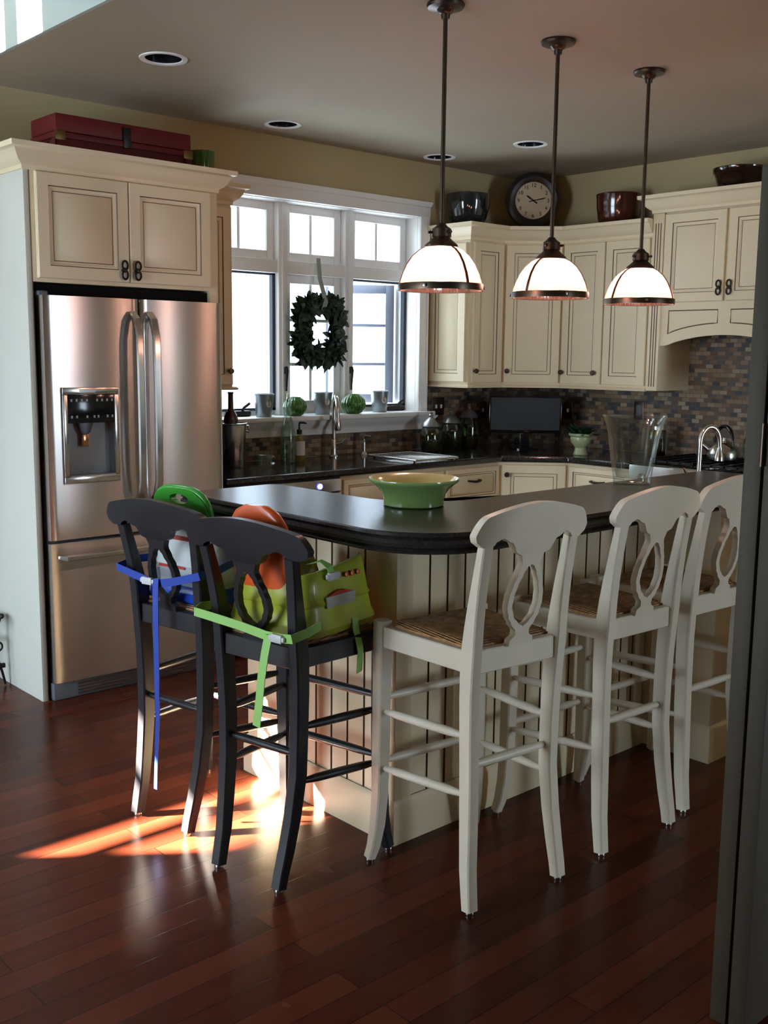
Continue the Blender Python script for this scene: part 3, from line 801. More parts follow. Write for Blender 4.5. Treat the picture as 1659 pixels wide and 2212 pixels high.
# ================================================================== bar stools
def make_stool(label, paint, rush, foot=.165, lean=1.0, seat=.160, top=.158, kick=0.0, bscale=1.0, hw=.206, fy=0.0, group=None):
    t = thing('bar_stool', label, 'bar stool', (0, 0, 0), 0, group)
    def yb(z):                       # line of the rear leg / back post
        pts = [(0, -.215 - kick), (.12, -.192 - kick * .5), (.35, -.172), (.6, -.172), (.74, -.18), (.85, -.18 - .018 * lean), (1.0, -.18 - .056 * lean), (1.13, -.18 - .092 * lean)]
        for (a, ya), (c, yc) in zip(pts[:-1], pts[1:]):
            if a <= z <= c:
                k = (z - a) / (c - a); return ya + (yc - ya) * k
        return pts[-1][1]
    curv = .35
    for s in (-1, 1):
        zs = [.012, .05, .12, .22, .35, .48, .6, .68, .74, .80, .86, .92, .98, 1.03]
        def xr(z):
            q = [(0, foot), (.36, seat - .008), (.74, seat), (1.2, top)]
            for (a, xa), (c, xc) in zip(q[:-1], q[1:]):
                if a <= z <= c:
                    k = (z - a) / (c - a); k = k * k * (3 - 2 * k); return s * (xa + (xc - xa) * k)
            return s * top
        def yy(z): return sum(yb(max(0, min(1.13, z + q))) for q in (-.06, -.03, 0, .03, .06)) / 5
        pts = [(xr(z), yy(z), z if z < .74 else .74 + (z - .74) * bscale) for z in zs]
        dep = [.034, .036, .040, .044, .047, .048, .05, .052, .052, .046, .040, .034, .030, .028]
        b = nb(); bar(b, pts, .036, dep, ch=.004); lg = part('leg', b, paint, t)
        b = nb(); lathe(b, [(0, 0), (.013, 0), (.014, .006), (.012, .013), (0, .013)], 14, T(pts[0][0], pts[0][1], 0)); part('glide', b, M_steel2, lg)
    fxs = []
    for s in (-1, 1):
        pts = [(s * .210, fy + .202, .012), (s * .203, fy + .193, .05), (s * .196, fy + .184, .12), (s * .192, fy + .179, .22), (s * .190, fy + .178, .4), (s * .189, fy + .178, .6), (s * .189, fy + .178, .752)]
        b = nb(); bar(b, pts, [.03, .033, .037, .04, .042, .042, .042], [.03, .033, .037, .04, .042, .042, .042], ch=.004); lg = part('leg', b, paint, t)
        b = nb(); lathe(b, [(0, 0), (.013, 0), (.014, .006), (.012, .013), (0, .013)], 14, T(s * .210, fy + .202, 0)); part('glide', b, M_steel2, lg)
    # apron rails
    b = nb()
    for s in (-1, 1): bar(b, [(s * .189, fy + .16, .705), (s * seat, -.16, .705)], .024, .062, side=Vector((1, 0, 0)), ch=.003)
    bar(b, [(-.18, fy + .178, .705), (.18, fy + .178, .705)], .024, .062, side=Vector((0, 1, 0)), ch=.003)
    bar(b, [(-seat + .005, -.18, .705), (seat - .005, -.18, .705)], .026, .066, side=Vector((0, 1, 0)), ch=.003)
    part('apron', b, paint, t)
    # woven seat, slightly domed towards its edges
    b = nb(); n = 18; g = []
    for j in range(n + 1):
        v = j / n; row = []
        for i in range(n + 1):
            u = -1 + 2 * i / n
            y = -.165 + (.335 + fy) * v
            sw = seat - .01 + (.188 - seat) * v
            e = min(1 - abs(u), 2 * min(v, 1 - v))
            z = .742 + .014 * math.sin(min(1, e * 5) * PI / 2) - .010 * min(1, e * 1.2)
            row.append(b.verts.new((u * sw, y, z)))
        g.append(row)
    for j in range(n):
        for i in range(n): b.faces.new((g[j][i], g[j][i + 1], g[j + 1][i + 1], g[j + 1][i]))
    r = bmesh.ops.extrude_face_region(b, geom=b.faces[:]); bmesh.ops.translate(b, vec=(0, 0, -.03), verts=[v for v in r['geom'] if isinstance(v, bmesh.types.BMVert)])
    part('woven_seat', b, rush, t, 60)
    # stretchers: turned, thinner at the ends
    def st(p, q, r=.0125):
        p, q = Vector(p), Vector(q)
        b = nb(); tube(b, [p.lerp(q, k) for k in (0, .06, .2, .5, .8, .94, 1)], [.007, .009, r, r * 1.08, r, .009, .007], 12); part('stretcher', b, paint, t)
    for s in (-1, 1):
        for zf, zr in ((.478, .492), (.302, .325)): st((s * .190, fy + .17, zf), (s * (seat - .007), -.165, zr))
    for z in (.515, .318): st((-.189, fy + .18, z), (.189, fy + .18, z))
    st((-seat + .008, -.17, .41), (seat - .008, -.17, .41))
    # crest rail
    def P(u, z, side):
        y = yb(min(1.13, z)) + curv * u * u - .012
        return (u, y + side * (.0125 if z > 1.0 else .0105), z if z < .74 else .74 + (z - .74) * bscale)
    def smooth(u, pts):
        for (a, ya), (c, yc) in zip(pts[:-1], pts[1:]):
            if a <= u <= c:
                k = (u - a) / (c - a); k = k * k * (3 - 2 * k); return ya + (yc - ya) * k
        return pts[-1][1]
    HW = hw
    us = [-HW + 2 * HW * k / 72 for k in range(73)]
    topz = lambda u: 1.138 - .040 * (abs(u) / HW) ** 1.8 - (.036 * ((abs(u) - HW + .04) / .04) ** 2.4 if abs(u) > HW - .04 else 0)
    botp = [(0, .995), (.044, .995), (.056, 1.0), (.085, 1.034), (top - .04, 1.048), (top - .02, 1.040), (top - .012, 1.028), (hw - .03, 1.026), (hw - .008, 1.038), (hw, 1.055)]
    bot = lambda u: min(smooth(abs(u), botp), topz(u) - .002)
    b = nb(); rows = 6; fr_, bk = [], []
    for u in us:
        a, c = bot(u), topz(u)
        zz = [a + (c - a) * k / rows for k in range(rows + 1)]
        fr_.append([b.verts.new(P(u, z, 1)) for z in zz]); bk.append([b.verts.new(P(u, z, -1)) for z in zz])
    for i in range(len(us) - 1):
        for k in range(rows):
            b.faces.new((fr_[i][k], fr_[i + 1][k], fr_[i + 1][k + 1], fr_[i][k + 1])); b.faces.new((bk[i][k], bk[i][k + 1], bk[i + 1][k + 1], bk[i + 1][k]))
        b.faces.new((fr_[i][rows], fr_[i + 1][rows], bk[i + 1][rows], bk[i][rows])); b.faces.new((fr_[i][0], bk[i][0], bk[i + 1][0], fr_[i + 1][0]))
    for i in (0, -1): b.faces.new(fr_[i] + bk[i][::-1])
    part('crest_rail', b, paint, t, 40)
    # splat: a neck that opens into a loop and closes on a small foot
    outp = [(.735, .045), (.752, .043), (.765, .026), (.777, .026), (.80, .044), (.82, .057), (.85, .065), (.88, .063), (.91, .055), (.94, .043), (.97, .034), (1.0, .043)]
    inp = [(.788, 0), (.80, .020), (.82, .038), (.85, .048), (.88, .046), (.91, .038), (.94, .024), (.958, .013), (.966, 0)]
    zs = [.735 + .265 * k / 60 for k in range(61)]
    b = nb()
    def strip(fa, fb, za, zb):
        zz = [z for z in zs if za - 1e-6 <= z <= zb + 1e-6]
        rings = []
        for z in zz:
            ua, ub = fa(z), fb(z)
            rings.append([Vector(P(ua, z, 1)), Vector(P(ub, z, 1)), Vector(P(ub, z, -1)), Vector(P(ua, z, -1))])
        loft(b, rings, True, True)
    o = lambda z: smooth(z, outp); i_ = lambda z: smooth(z, inp)
    strip(lambda z: -o(z), o, .735, .792)
    strip(lambda z: -o(z), lambda z: -i_(z), .787, .967); strip(i_, o, .787, .967)
    strip(lambda z: -o(z), o, .964, 1.0)
    part('splat', b, paint, t, 40)
    return t

w1 = make_stool('white bar stool nearest the camera, at the rounded corner of the bar', M_wstool, M_rush, .172, .68, group='white bar stools along the bar')
w1.location = (2.187, 2.008, 0); w1.rotation_euler.z = R(-5.5)
w2 = dup(w1, (2.736, 1.985, 0), R(-3), 'middle white bar stool, in front of the glass vase')
w3 = dup(w1, (3.203, 1.99, 0), R(-3), 'white bar stool farthest right, half behind the brown cabinet')
k1 = make_stool('black bar stool holding the yellow-green booster seat', M_bstool, M_rush, .120, .75, seat=.146, top=.172, kick=.03, bscale=.93, hw=.232, fy=-.035, group='black bar stools at the bar end')
k1.location = (1.885, 2.42, 0); k1.rotation_euler.z = R(-90 + 11); k1.scale = (1, 1, .963)
k2 = dup(k1, (1.885, 2.90, 0), R(-90 + 11), 'black bar stool beside the refrigerator, holding the blue and white booster seat')

# ================================================================== booster seats
def ribbon(pts, w, th=.0022, side=Vector((0, 0, 1))):
    b = nb(); bar(b, pts, w, th, side=side); return b
def buckle(par, x, y, z, rz, name='buckle'):
    b = nb(); box(b, -.022, .022, -.006, .006, -.012, .012, .003, M=T(x, y, z, rz=rz)); box(b, -.03, .03, -.004, .004, -.007, .007, .002, M=T(x, y, z, rz=rz)); return part(name, b, M_buckle, par)

# lime booster on the near black stool; local axes as the stool: +Y is the front
g = thing('booster_seat', 'yellow-green booster seat with orange back, strapped on a black stool', 'booster seat', (1.870, 2.417, .7235), R(-90 + 11))
SH = .02
b = nb(); rings = []
for z, hx, hy, e in ((0, .160, .172, .35), (.02, .168, .178, .32), (.045, .158, .170, .32), (.085, .150, .163, .32), (.092, .154, .167, .32), (.10, .149, .162, .32), (.15, .138, .152, .3), (.185, .132, .148, .3), (.192, .126, .143, .3)):
    rings.append(rect_ring(hx, hy, z, e=e, cy=SH, k=64))
rings.append(rect_ring(.108, .150, .188, e=.3, cy=SH + .022, k=64))
rings.append(rect_ring(.10, .140, .150, e=.3, cy=SH + .024, k=64)); rings.append(rect_ring(.07, .10, .142, e=.4, cy=SH + .02, k=64))
loft(b, rings)
for v in b.verts:                      # lower towards the rear corner, higher at the front, dished sides
    if v.co.z > .14: v.co.z += .016 * (v.co.y - SH) / .15 - .005 * math.cos(min(1, abs((v.co.y - SH - .02) / .15)) * PI / 2) ** 2
    if v.co.z > .10 and abs(v.co.x) < .105 and v.co.y > SH + .04:
        k = min(1, (v.co.y - SH - .04) / .09) * min(1, (.105 - abs(v.co.x)) / .03)
        v.co.z += (.105 - v.co.z) * k
part('shell', b, M_lime, g, 40)
sh = g.children[-1]
b = nb()
for k in range(3): lathe(b, [(.0085, 0), (.008, .004), (0, .006)], 14, T(.143, SH + .028 + .027 * k, .160, ry=R(82)))
part('orange_button', b, M_orange, sh)
b = nb(); box(b, .1535, .1575, SH - .075, SH + .055, .078, .111, .001); part('label_plate', b, M_grey, sh)
b = nb(); prism(b, [(SH - .065 + .11 * k / 12, .1115 + .012 * math.sin(PI * k / 12)) for k in range(13)], .150, .1565, 'x'); part('label_print', b, M_redprint, sh)
b = nb(); rings = []
for z, hx, hy in ((.10, .10, .016), (.16, .105, .016), (.205, .115, .017), (.26, .12, .018), (.315, .108, .018), (.35, .08, .017), (.368, .04, .014)):
    rings.append([(-.03 + hx * math.copysign(abs(math.cos(a)) ** .6, math.cos(a)), -.115 + hy * math.copysign(abs(math.sin(a)) ** .7, math.sin(a)) - .10 * (z - .1), z) for a in [2 * PI * k / 32 for k in range(32)]])
loft(b, rings); part('backrest', b, M_orange, g, 50)
b = nb(); box(b, -.09, -.06, -.146, -.140, .17, .177, .002); part('moulded_mark', b, M_lime, g.children[-1])
b = ribbon([(.150, .19, -.05), (.158, .17, .01), (.150, .02, -.03), (.185, -.02, -.08)], .03, side=Vector((0, 1, .2)))
b.clear(); bar(b, [(.185, .06, -.13), (.197, .05, -.06), (.19, .05, -.03), (.176, .055, .0), (.168, .06, .03)], .026, .0024, side=Vector((0, 1, .15)))
part('strap', b, M_limestrap, g)
b = nb(); bar(b, [(-.215, -.10, .045), (-.212, -.19, .055), (-.19, -.238, .052), (-.12, -.232, .045), (-.02, -.225, .035), (.08, -.228, .025), (.14, -.236, .028), (.19, -.242, .035), (.205, -.19, .045), (.19, -.12, .05)], .026, .0024, side=Vector((0, 0, 1))); sp = part('strap', b, M_limestrap, g)
buckle(sp, .135, -.242, .028, R(-4), 'buckle')
b = nb(); bar(b, [(.10, -.237, .03), (.095, -.246, -.02), (.085, -.25, -.09), (.075, -.25, -.17), (.065, -.25, -.235)], .028, .0024, side=Vector((1, 0, 0))); part('strap_end', b, M_limestrap, g)
b = nb(); bar(b, [(.09, -.06, .20), (.125, -.045, .212), (.145, -.03, .195), (.147, -.02, .168)], .026, .0024, side=Vector((0, 1, 0))); st_ = part('strap', b, M_limestrap, g)
buckle(st_, .147, -.015, .166, R(90), 'buckle')

# blue and white booster on the far black stool
g = thing('booster_seat', 'blue and white booster seat with green back and blue straps, on a black stool', 'booster seat', (1.885, 2.90, .7235), R(-90 + 11))
b = nb(); loft(b, [rect_ring(hx, hy, z, e=.35, cy=.02, k=56) for z, hx, hy in ((0, .155, .165), (.012, .165, .175), (.035, .165, .175), (.05, .15, .16))])
for sx in (-1, 1):
    for sy in (-1, 1): lathe(b, [(0, 0), (.025, .004), (.034, .026), (.025, .05), (0, .058)], 18, T(sx * .138, .02 + sy * .15, 0))
part('base', b, M_blue, g, 45)
b = nb()
for sx in (-1, 1):
    for sy in (-1, 1): lathe(b, [(0, .0), (.024, .004), (.03, .024), (.024, .045), (0, .052)], 18, T(sx * .13, .02 + sy * .145, .055))
rings = [rect_ring(hx, hy, z, e=.3, cy=.02, k=56) for z, hx, hy in ((.05, .14, .15), (.07, .145, .155), (.11, .145, .155), (.118, .152, .162), (.13, .148, .158), (.225, .135, .148), (.235, .128, .142))]
rings += [rect_ring(.112, .13, .232, e=.3, cy=.03, k=56), rect_ring(.10, .12, .14, e=.3, cy=.03, k=56)]
loft(b, rings); shl = part('shell', b, M_frost, g, 45)
b = nb(); box(b, -.10, .06, -.1365, -.130, .20, .213); part('red_stripe', b, M_redprint, shl, 0)
b = nb(); box(b, -.10, .02, -.142, -.136, .107, .116); part('red_stripe', b, M_redprint, shl, 0)
b = nb(); loft(b, [rect_ring(hx, hy, z, e=.35, cy=.02, k=56) for z, hx, hy in ((.232, .132, .146), (.245, .136, .15), (.25, .118, .132))]); part('seat_rim', b, M_green, g, 45)
# back plate with an oval grip hole
b = nb(); N_ = 48; rg_ = []
for y, sc in ((-.135, 1), (-.132, 1.0), (-.112, 1.0), (-.108, .97)):
    o_ = []; i2 = []
    for k in range(N_):
        a = 2 * PI * k / N_
        c, s = math.cos(a), math.sin(a)
        hx, hz = .122, (.085 if s > 0 else .062)
        o_.append((hx * sc * math.copysign(abs(c) ** .7, c), y - .06 * s * .3, .285 + hz * sc * math.copysign(abs(s) ** .8, s)))
        i2.append((.042 * (2 - sc) * c, y - .06 * (.35 + .25 * s) * .3,   .335 + .016 * (2 - sc) * s))
    rg_.append((o_, i2))
ov = [[b.verts.new(p) for p in r[0]] for r in rg_]; iv = [[b.verts.new(p) for p in r[1]] for r in rg_]
for a, c in zip(ov[:-1], ov[1:]):
    for k in range(N_): b.faces.new((a[k], a[(k + 1) % N_], c[(k + 1) % N_], c[k]))
for a, c in zip(iv[:-1], iv[1:]):
    for k in range(N_): b.faces.new((a[k], c[k], c[(k + 1) % N_], a[(k + 1) % N_]))
for i in (0, -1):
    for k in range(N_): b.faces.new((ov[i][k], ov[i][(k + 1) % N_], iv[i][(k + 1) % N_], iv[i][k]))
bk_ = part('backrest', b, M_green, g, 40)
b = nb(); tube(b, [(.122 * math.copysign(abs(math.cos(a)) ** .7, math.cos(a)), -.121 - .018 * math.sin(a), .285 + .085 * math.sin(a) ** .8) for a in [PI * k / 24 for k in range(25)]], .011, 8); part('rim', b, M_green, bk_, 60)
b = nb(); bar(b, [(-.16, -.05, .12), (-.19, -.15, .12), (-.195, -.235, .105), (-.12, -.232, .09), (-.02, -.226, .072), (.06, -.228, .088), (.14, -.236, .11), (.19, -.238, .125), (.20, -.18, .13), (.165, -.06, .14)], .025, .0024, side=Vector((0, 0, 1))); sp = part('strap', b, M_bluestrap, g)
buckle(sp, -.05, -.234, .078, R(2))
b = nb(); bar(b, [(-.012, -.232, .09), (.0, -.245, .04), (.004, -.25, -.05), (.004, -.25, -.2), (.006, -.252, -.36), (-.002, -.255, -.5), (-.012, -.252, -.60)], [.026, .026, .025, .024, .018, .014, .014], .0024, side=Vector((1, 0, 0))); part('strap_end', b, M_bluestrap, g)
b = nb(); bar(b, [(.17, -.02, .07), (.172, .08, .085), (.168, .16, .07)], .028, .0026, side=Vector((0, 0, 1))); part('strap', b, M_limestrap, g, label='lime green strap')

# ================================================================== pendants
PL = ['ribbed glass dome pendant lamp nearest the camera and the window', 'ribbed glass dome pendant lamp in the middle, in front of the diagonal cabinet', 'ribbed glass dome pendant lamp farthest right, beside the hood']
def make_pendant():
    t = thing('pendant_lamp', PL[0], 'pendant lamp', (2.70, 2.667, CZ), 0, 'pendant lamps over the bar')
    b = nb(); lathe(b, [(0, 0), (.064, 0), (.066, -.006), (.062, -.014), (.03, -.02), (.024, -.03), (.016, -.034), (.014, -.05), (0, -.05)], 36); part('canopy', b, M_bronze, t)
    b = nb(); tube(b, [(0, 0, -.04), (0, 0, -.74)], .0078, 14); part('rod', b, M_bronze, t)
    b = nb(); lathe(b, [(0, -.725), (.012, -.725), (.02, -.735), (.034, -.745), (.035, -.772), (.031, -.776), (.04, -.785), (.058, -.80), (.060, -.808), (.052, -.81), (0, -.81)], 32); so = part('socket_cap', b, M_bronze, t)
    for k in range(3):
        a = 2 * PI * k / 3 + .5
        b = nb(); lathe(b, [(0, 0), (.005, 0), (.005, .014), (0, .015)], 10, Matrix.Rotation(a, 4, 'Z') @ T(.034, 0, -.757, ry=R(90)))
        part('thumb_screw', b, M_bronze, so)
    out = [(.052, -.806), (.075, -.818), (.098, -.838), (.118, -.866), (.133, -.898), (.142, -.925), (.1455, -.945), (.1455, -.955)]
    inn = [(r - .004, z - .0015) for r, z in out][::-1]
    b = nb(); lathe(b, out + inn, 288, ribs=72, amp=.012); part('glass_shade', b, M_shade, t, 0)
    b = nb(); lathe(b, [(.1475, -.934), (.1505, -.935), (.1515, -.945), (.1505, -.958), (.1475, -.958), (.1475, -.934)], 60)
    band = part('rim_band', b, M_bronze, t)
    for k in range(3):
        a = 2 * PI * k / 3 + R(-96)
        pts = [((r + .003) * math.cos(a), (r + .003) * math.sin(a), z) for r, z in out]
        b = nb(); bar(b, pts, .010, .003, side=Vector((-math.sin(a), math.cos(a), 0)))
        part('strap_arm', b, M_bronze, t)
    for k in range(3):
        a = 2 * PI * k / 3 + R(-36)
        b = nb(); lathe(b, [(0, 0), (.005, 0), (.006, .006), (0, .008)], 10, Matrix.Rotation(a, 4, 'Z') @ T(.151, 0, -.946, ry=R(90)))
        part('rim_screw', b, M_steel2, band)
    b = nb(); lathe(b, [(0, -.818), (.014, -.82), (.016, -.835), (.028, -.85), (.034, -.87), (.028, -.893), (.014, -.905), (0, -.908)], 24); part('bulb', b, M_bulb, t)
    return t
p1 = make_pendant()
p2 = dup(p1, (3.31, 2.667, CZ), R(38), PL[1])
p3 = dup(p1, (3.915, 2.667, CZ), R(22), PL[2])
# ================================================================== things on the bar
b = nb(); lathe(b, [(0, 0), (.092, 0), (.097, .004), (.096, .02), (.101, .038), (.114, .056), (.132, .071), (.142, .078), (.1445, .083), (.1435, .0875)], 56)
lathe(b, [(.1435, .0875), (.138, .0865), (.126, .074), (.108, .056), (.094, .036), (.08, .018), (.05, .010), (0, .009)], 56, mi=1)
bmesh.ops.remove_doubles(b, verts=b.verts[:], dist=1e-5)
solo('serving_bowl', b, [M_celadon, M_yellowglaze], 'flared green bowl with yellow inside on the bar corner', 'bowl', (2.304, 2.378, 1.0455), smooth=50)
b = nb(); lathe(b, [(0, 0), (.064, 0), (.068, .004), (.075, .05), (.086, .12), (.1, .2), (.110, .235), (.119, .255), (.1175, .2575), (.108, .243), (.094, .2), (.080, .12), (.066, .05), (.058, .026), (0, .022)], 64)
solo('glass_vase', b, M_thinclear, 'large clear glass bucket vase with flared rim on the bar', 'vase', (3.348, 2.275, 1.0455), smooth=50)

# ================================================================== on the window sill
SZ = 1.1605
def bucket(num, loc, label):
    t = thing('metal_bucket', label, 'bucket', loc, 0, 'galvanised buckets on the sill')
    b = nb(); lathe(b, [(0, 0), (.043, 0), (.0445, .004), (.057, .124), (.060, .126), (.060, .130), (.056, .131), (.042, .01), (0, .008)], 40); part('pail', b, M_galv, t)
    a = math.atan2(-loc[1], -loc[0]) + .55
    M = Matrix.Rotation(a, 4, 'Z') @ T(.0525, 0, .076) @ Matrix.Rotation(R(90 - 6), 4, 'Y') @ Matrix.Rotation(R(90), 4, 'Z')
    b = nb(); lathe(b, [(0, 0), (.02, 0), (.02, .002), (0, .002)], 28, M, sx=.8); lb = part('number_tag', b, M_paper, t)
    part('number', text_bm(num, .034, M @ T(0, 0, .0026), .0006), M_darkgrey, lb, 0)
    return t
bucket('2', (3.505, 4.842, SZ), 'small metal bucket numbered 2 on the sill, nearest the refrigerator')
bucket('7', (3.955, 4.872, SZ), 'small metal bucket between the two green ribbed vases on the sill')
bucket('6', (4.425, 4.888, SZ), 'small metal bucket beside the open casement, nearest the corner cabinets')
def ribvase(loc, label, s):
    b = nb(); lathe(b, [(0, 0), (.034, 0), (.05, .008), (.068, .03), (.074, .055), (.068, .085), (.05, .106), (.038, .112), (.034, .118), (.031, .117), (.034, .108), (.05, .098), (.062, .08), (.066, .055), (.06, .032), (.045, .014), (0, .008)], 120, ribs=20, amp=.028)
    b.transform(Matrix.Diagonal((s, s, s, 1)))
    return solo('ribbed_vase', b, M_lampgreen, label, 'vase', loc, 0, 'green ribbed glass vases on the sill', 60)
ribvase((3.72, 4.835, SZ), 'green ribbed glass vase on the sill behind the tall clear bottle', .92)
ribvase((4.165, 4.835, SZ), 'green ribbed glass vase on the sill right of the tall faucet', 1.0)
for x, nm in ((3.40, 'l'), (4.60, 'r')):
    b = nb(); box(b, x - .075, x + .075, 4.915, 4.968, SZ, SZ + .034, .012, seg=3); tube(b, [(x + .02, 4.93, SZ + .03), (x + .02, 4.915, SZ + .05), (x + .055, 4.908, SZ + .075)], [.009, .008, .008], 10)
    part('crank_handle', b, M_iron, win, world=True)

# wreath
wr = thing('wreath', 'square wreath of dark green leaves hanging on a ribbon in the window', 'wreath', (3.942, 4.893, 1.648))
rnd = random.Random(3)
b = nb()
def leaf(bm, p, d, n, L, w):
    d = d.normalized(); s = d.cross(n).normalized(); n = s.cross(d).normalized()
    rows = []
    for k in range(5):
        t = k / 4; ww = w * (math.sin(PI * (t * .92 + .04)) ** .8); c = p + d * (L * t) - n * (.28 * L * t * t)
        rows.append([bm.verts.new(c - s * ww + n * ww * .35), bm.verts.new(c), bm.verts.new(c + s * ww + n * ww * .35)])
    for a, c in zip(rows[:-1], rows[1:]):
        for k in range(2): bm.faces.new((a[k], a[k + 1], c[k + 1], c[k]))
def sq(t, hx, hz):
    a = 2 * PI * t; c, s = math.cos(a), math.sin(a)
    return Vector((hx * math.copysign(abs(c) ** .55, c), 0, hz * math.copysign(abs(s) ** .55, s)))
for i in range(1000):
    t = rnd.random(); p = sq(t, .128, .142) + Vector((rnd.uniform(-.046, .040), rnd.uniform(-.03, .012), rnd.uniform(-.042, .042)))
    rad = sq(t, 1, 1).normalized(); tan = Vector((-rad.z, 0, rad.x))
    d = rad * rnd.uniform(-.5, 1.0) + tan * rnd.uniform(-1, 1) + Vector((0, rnd.uniform(-.6, .1), 0))
    if d.y > 0: d.y = 0
    leaf(b, p, d, Vector((rnd.uniform(-.5, .5), -1, rnd.uniform(-.5, .5))).normalized(), rnd.uniform(.045, .07), rnd.uniform(.013, .019))
part('leaves', b, M_leaf, wr, 60)
b = nb(); tube(b, [sq(k / 48, .138, .145) + Vector((0, .006, 0)) for k in range(48)], .03, 8, closed=True); part('vine_ring', b, M_leaf, wr)
b = nb(); bar(b, [(.012, -.018, .10), (.014, -.046, .165), (.014, -.036, .20), (.012, .006, .30), (.010, .018, .42)], [.034, .034, .033, .031, .028], .003, side=Vector((1, 0, 0))); part('ribbon', b, M_ribbon, wr)

# ================================================================== along the window counter
CT = .9145
t = thing('wine_bucket', 'shiny steel bucket holding a brown bottle beside the refrigerator', 'bucket', (3.165, 4.65, CT))
b = nb(); lathe(b, [(0, 0), (.052, 0), (.055, .006), (.071, .225), (.075, .228), (.075, .235), (.069, .236), (.05, .012), (0, .01)], 40); part('pail', b, M_steel2, t)
b = nb(); tube(b, [(.072, 0, .19), (.098, 0, .185), (.102, 0, .20), (.098, 0, .215), (.073, 0, .215)], .006, 8); part('handle', b, M_steel2, t)
b = nb(); lathe(b, [(0, 0), (.036, .002), (.039, .03), (.039, .235), (.034, .262), (.02, .285), (.0145, .30), (.0135, .375), (.016, .378), (.016, .386), (0, .387)], 28)
solo('wine_bottle', b, mat('brown_bottle_glass', (.045, .012, .006), .1, coat=.5), 'dark brown bottle standing in the steel bucket', 'bottle', (3.155, 4.655, CT + .0125), smooth=50)
t = thing('glass_mug', 'low clear glass mug by the steel bucket', 'mug', (3.285, 4.53, CT))
b = nb(); lathe(b, [(0, 0), (.034, 0), (.037, .004), (.04, .07), (.0385, .0705), (.035, .01), (0, .008)], 32); part('cup', b, M_thinclear, t)
b = nb(); tube(b, [(.037, 0, .018), (.062, 0, .02), (.068, 0, .038), (.06, 0, .056), (.039, 0, .058)], .004, 8); part('handle', b, M_thinclear, t)
t = thing('oil_bottle', 'tall slim greenish glass bottle left of the soap bottle', 'bottle', (3.54, 4.665, CT))
b = nb(); lathe(b, [(0, 0), (.040, 0), (.043, .006), (.043, .14), (.037, .19), (.02, .26), (.0145, .30), (.0135, .335), (.017, .338), (.017, .348), (.012, .349), (.0115, .30), (.017, .26), (.034, .19), (.040, .14), (.040, .01), (0, .009)], 36); part('glass', b, thin_glass('pale_green_glass', (.85, .93, .87), .12), t)
b = nb(); lathe(b, [(0, .335), (.010, .335), (.010, .355), (.006, .36), (.004, .385), (0, .386)], 14); part('pourer', b, M_steel2, t)
t = thing('soap_dispenser', 'amber soap bottle with black pump and pale label', 'soap bottle', (3.635, 4.685, CT))
b = nb(); lathe(b, [(0, 0), (.03, 0), (.032, .005), (.032, .13), (.026, .148), (.012, .155), (0, .155)], 32); so = part('bottle', b, M_soap, t)
b = nb()
rr = []
for z in (.035, .115): rr.append([(.0326 * math.cos(a), .0326 * math.sin(a), z) for a in [R(200 + 110 * k / 12) for k in range(13)]])
loft(b, rr, False, False, closed=False); part('paper_label', b, M_paper, so)
b = nb(); lathe(b, [(0, .155), (.015, .155), (.016, .178), (.006, .182), (.005, .205), (0, .206)], 18); tube(b, [(0, 0, .205), (0, 0, .216), (.018, -.012, .218), (.034, -.022, .213)], [.006, .007, .006, .004], 8); part('pump', b, M_black, t)
# faucet
t = thing('kitchen_faucet', 'tall gooseneck steel faucet at the window sink', 'faucet', (3.945, 4.755, CT), R(-30))
b = nb(); lathe(b, [(0, 0), (.03, 0), (.03, .006), (.02, .014), (.017, .03), (.016, .10), (.0135, .105)], 24); part('base', b, M_steel2, t)
b = nb(); pts = [(0, 0, .09), (0, 0, .27)] + [(0, -.062 + .062 * math.cos(a), .27 + .085 * math.sin(a)) for a in [PI * k / 14 for k in range(1, 13)]]; pts += [(0, -.124, .265), (0, -.127, .235)]; tube(b, pts, .0125, 14); part('spout', b, M_steel2, t)
b = nb(); lathe(b, [(0, 0), (.016, 0), (.021, .02), (.018, .055), (.0135, .075), (0, .075)], 20, T(0, -.128, .165)); part('spray_head', b, M_steel2, t)
b = nb(); tube(b, [(.014, 0, .075), (.05, -.005, .085), (.075, -.008, .12)], [.008, .007, .005], 10); part('lever', b, M_steel2, t)
t = thing('soap_pump', 'short steel pump at the back of the sink, right of the tall faucet', 'soap pump', (4.19, 4.765, CT))
b = nb(); lathe(b, [(0, 0), (.024, 0), (.022, .008), (.013, .02), (.012, .075), (.006, .08), (.006, .105), (0, .106)], 20); part('body', b, M_steel2, t)
b = nb(); tube(b, [(0, 0, .10), (.005, -.01, .115), (.018, -.045, .112)], [.008, .007, .005], 10); part('nozzle', b, M_steel2, t)
# rack
t = thing('drying_rack', 'flat wire drying rack on the dark counter right of the sink', 'dish rack', (4.27, 4.42, CT))
b = nb(); tube(b, [(-.17, -.20, .012), (.17, -.20, .012), (.17, .20, .012), (-.17, .20, .012)], .006, 8, closed=True); part('frame', b, M_steel2, t)
for k in range(9):
    x = -.136 + .034 * k; b = nb(); tube(b, [(x, -.2, .012), (x, .2, .012)], .0025, 6); part('wire', b, M_steel2, t)
for x in (-.15, .15):
    for y in (-.17, .17):
        b = nb(); lathe(b, [(0, 0), (.007, 0), (.007, .008), (0, .008)], 10, T(x, y, 0)); part('rubber_foot', b, M_black, t)
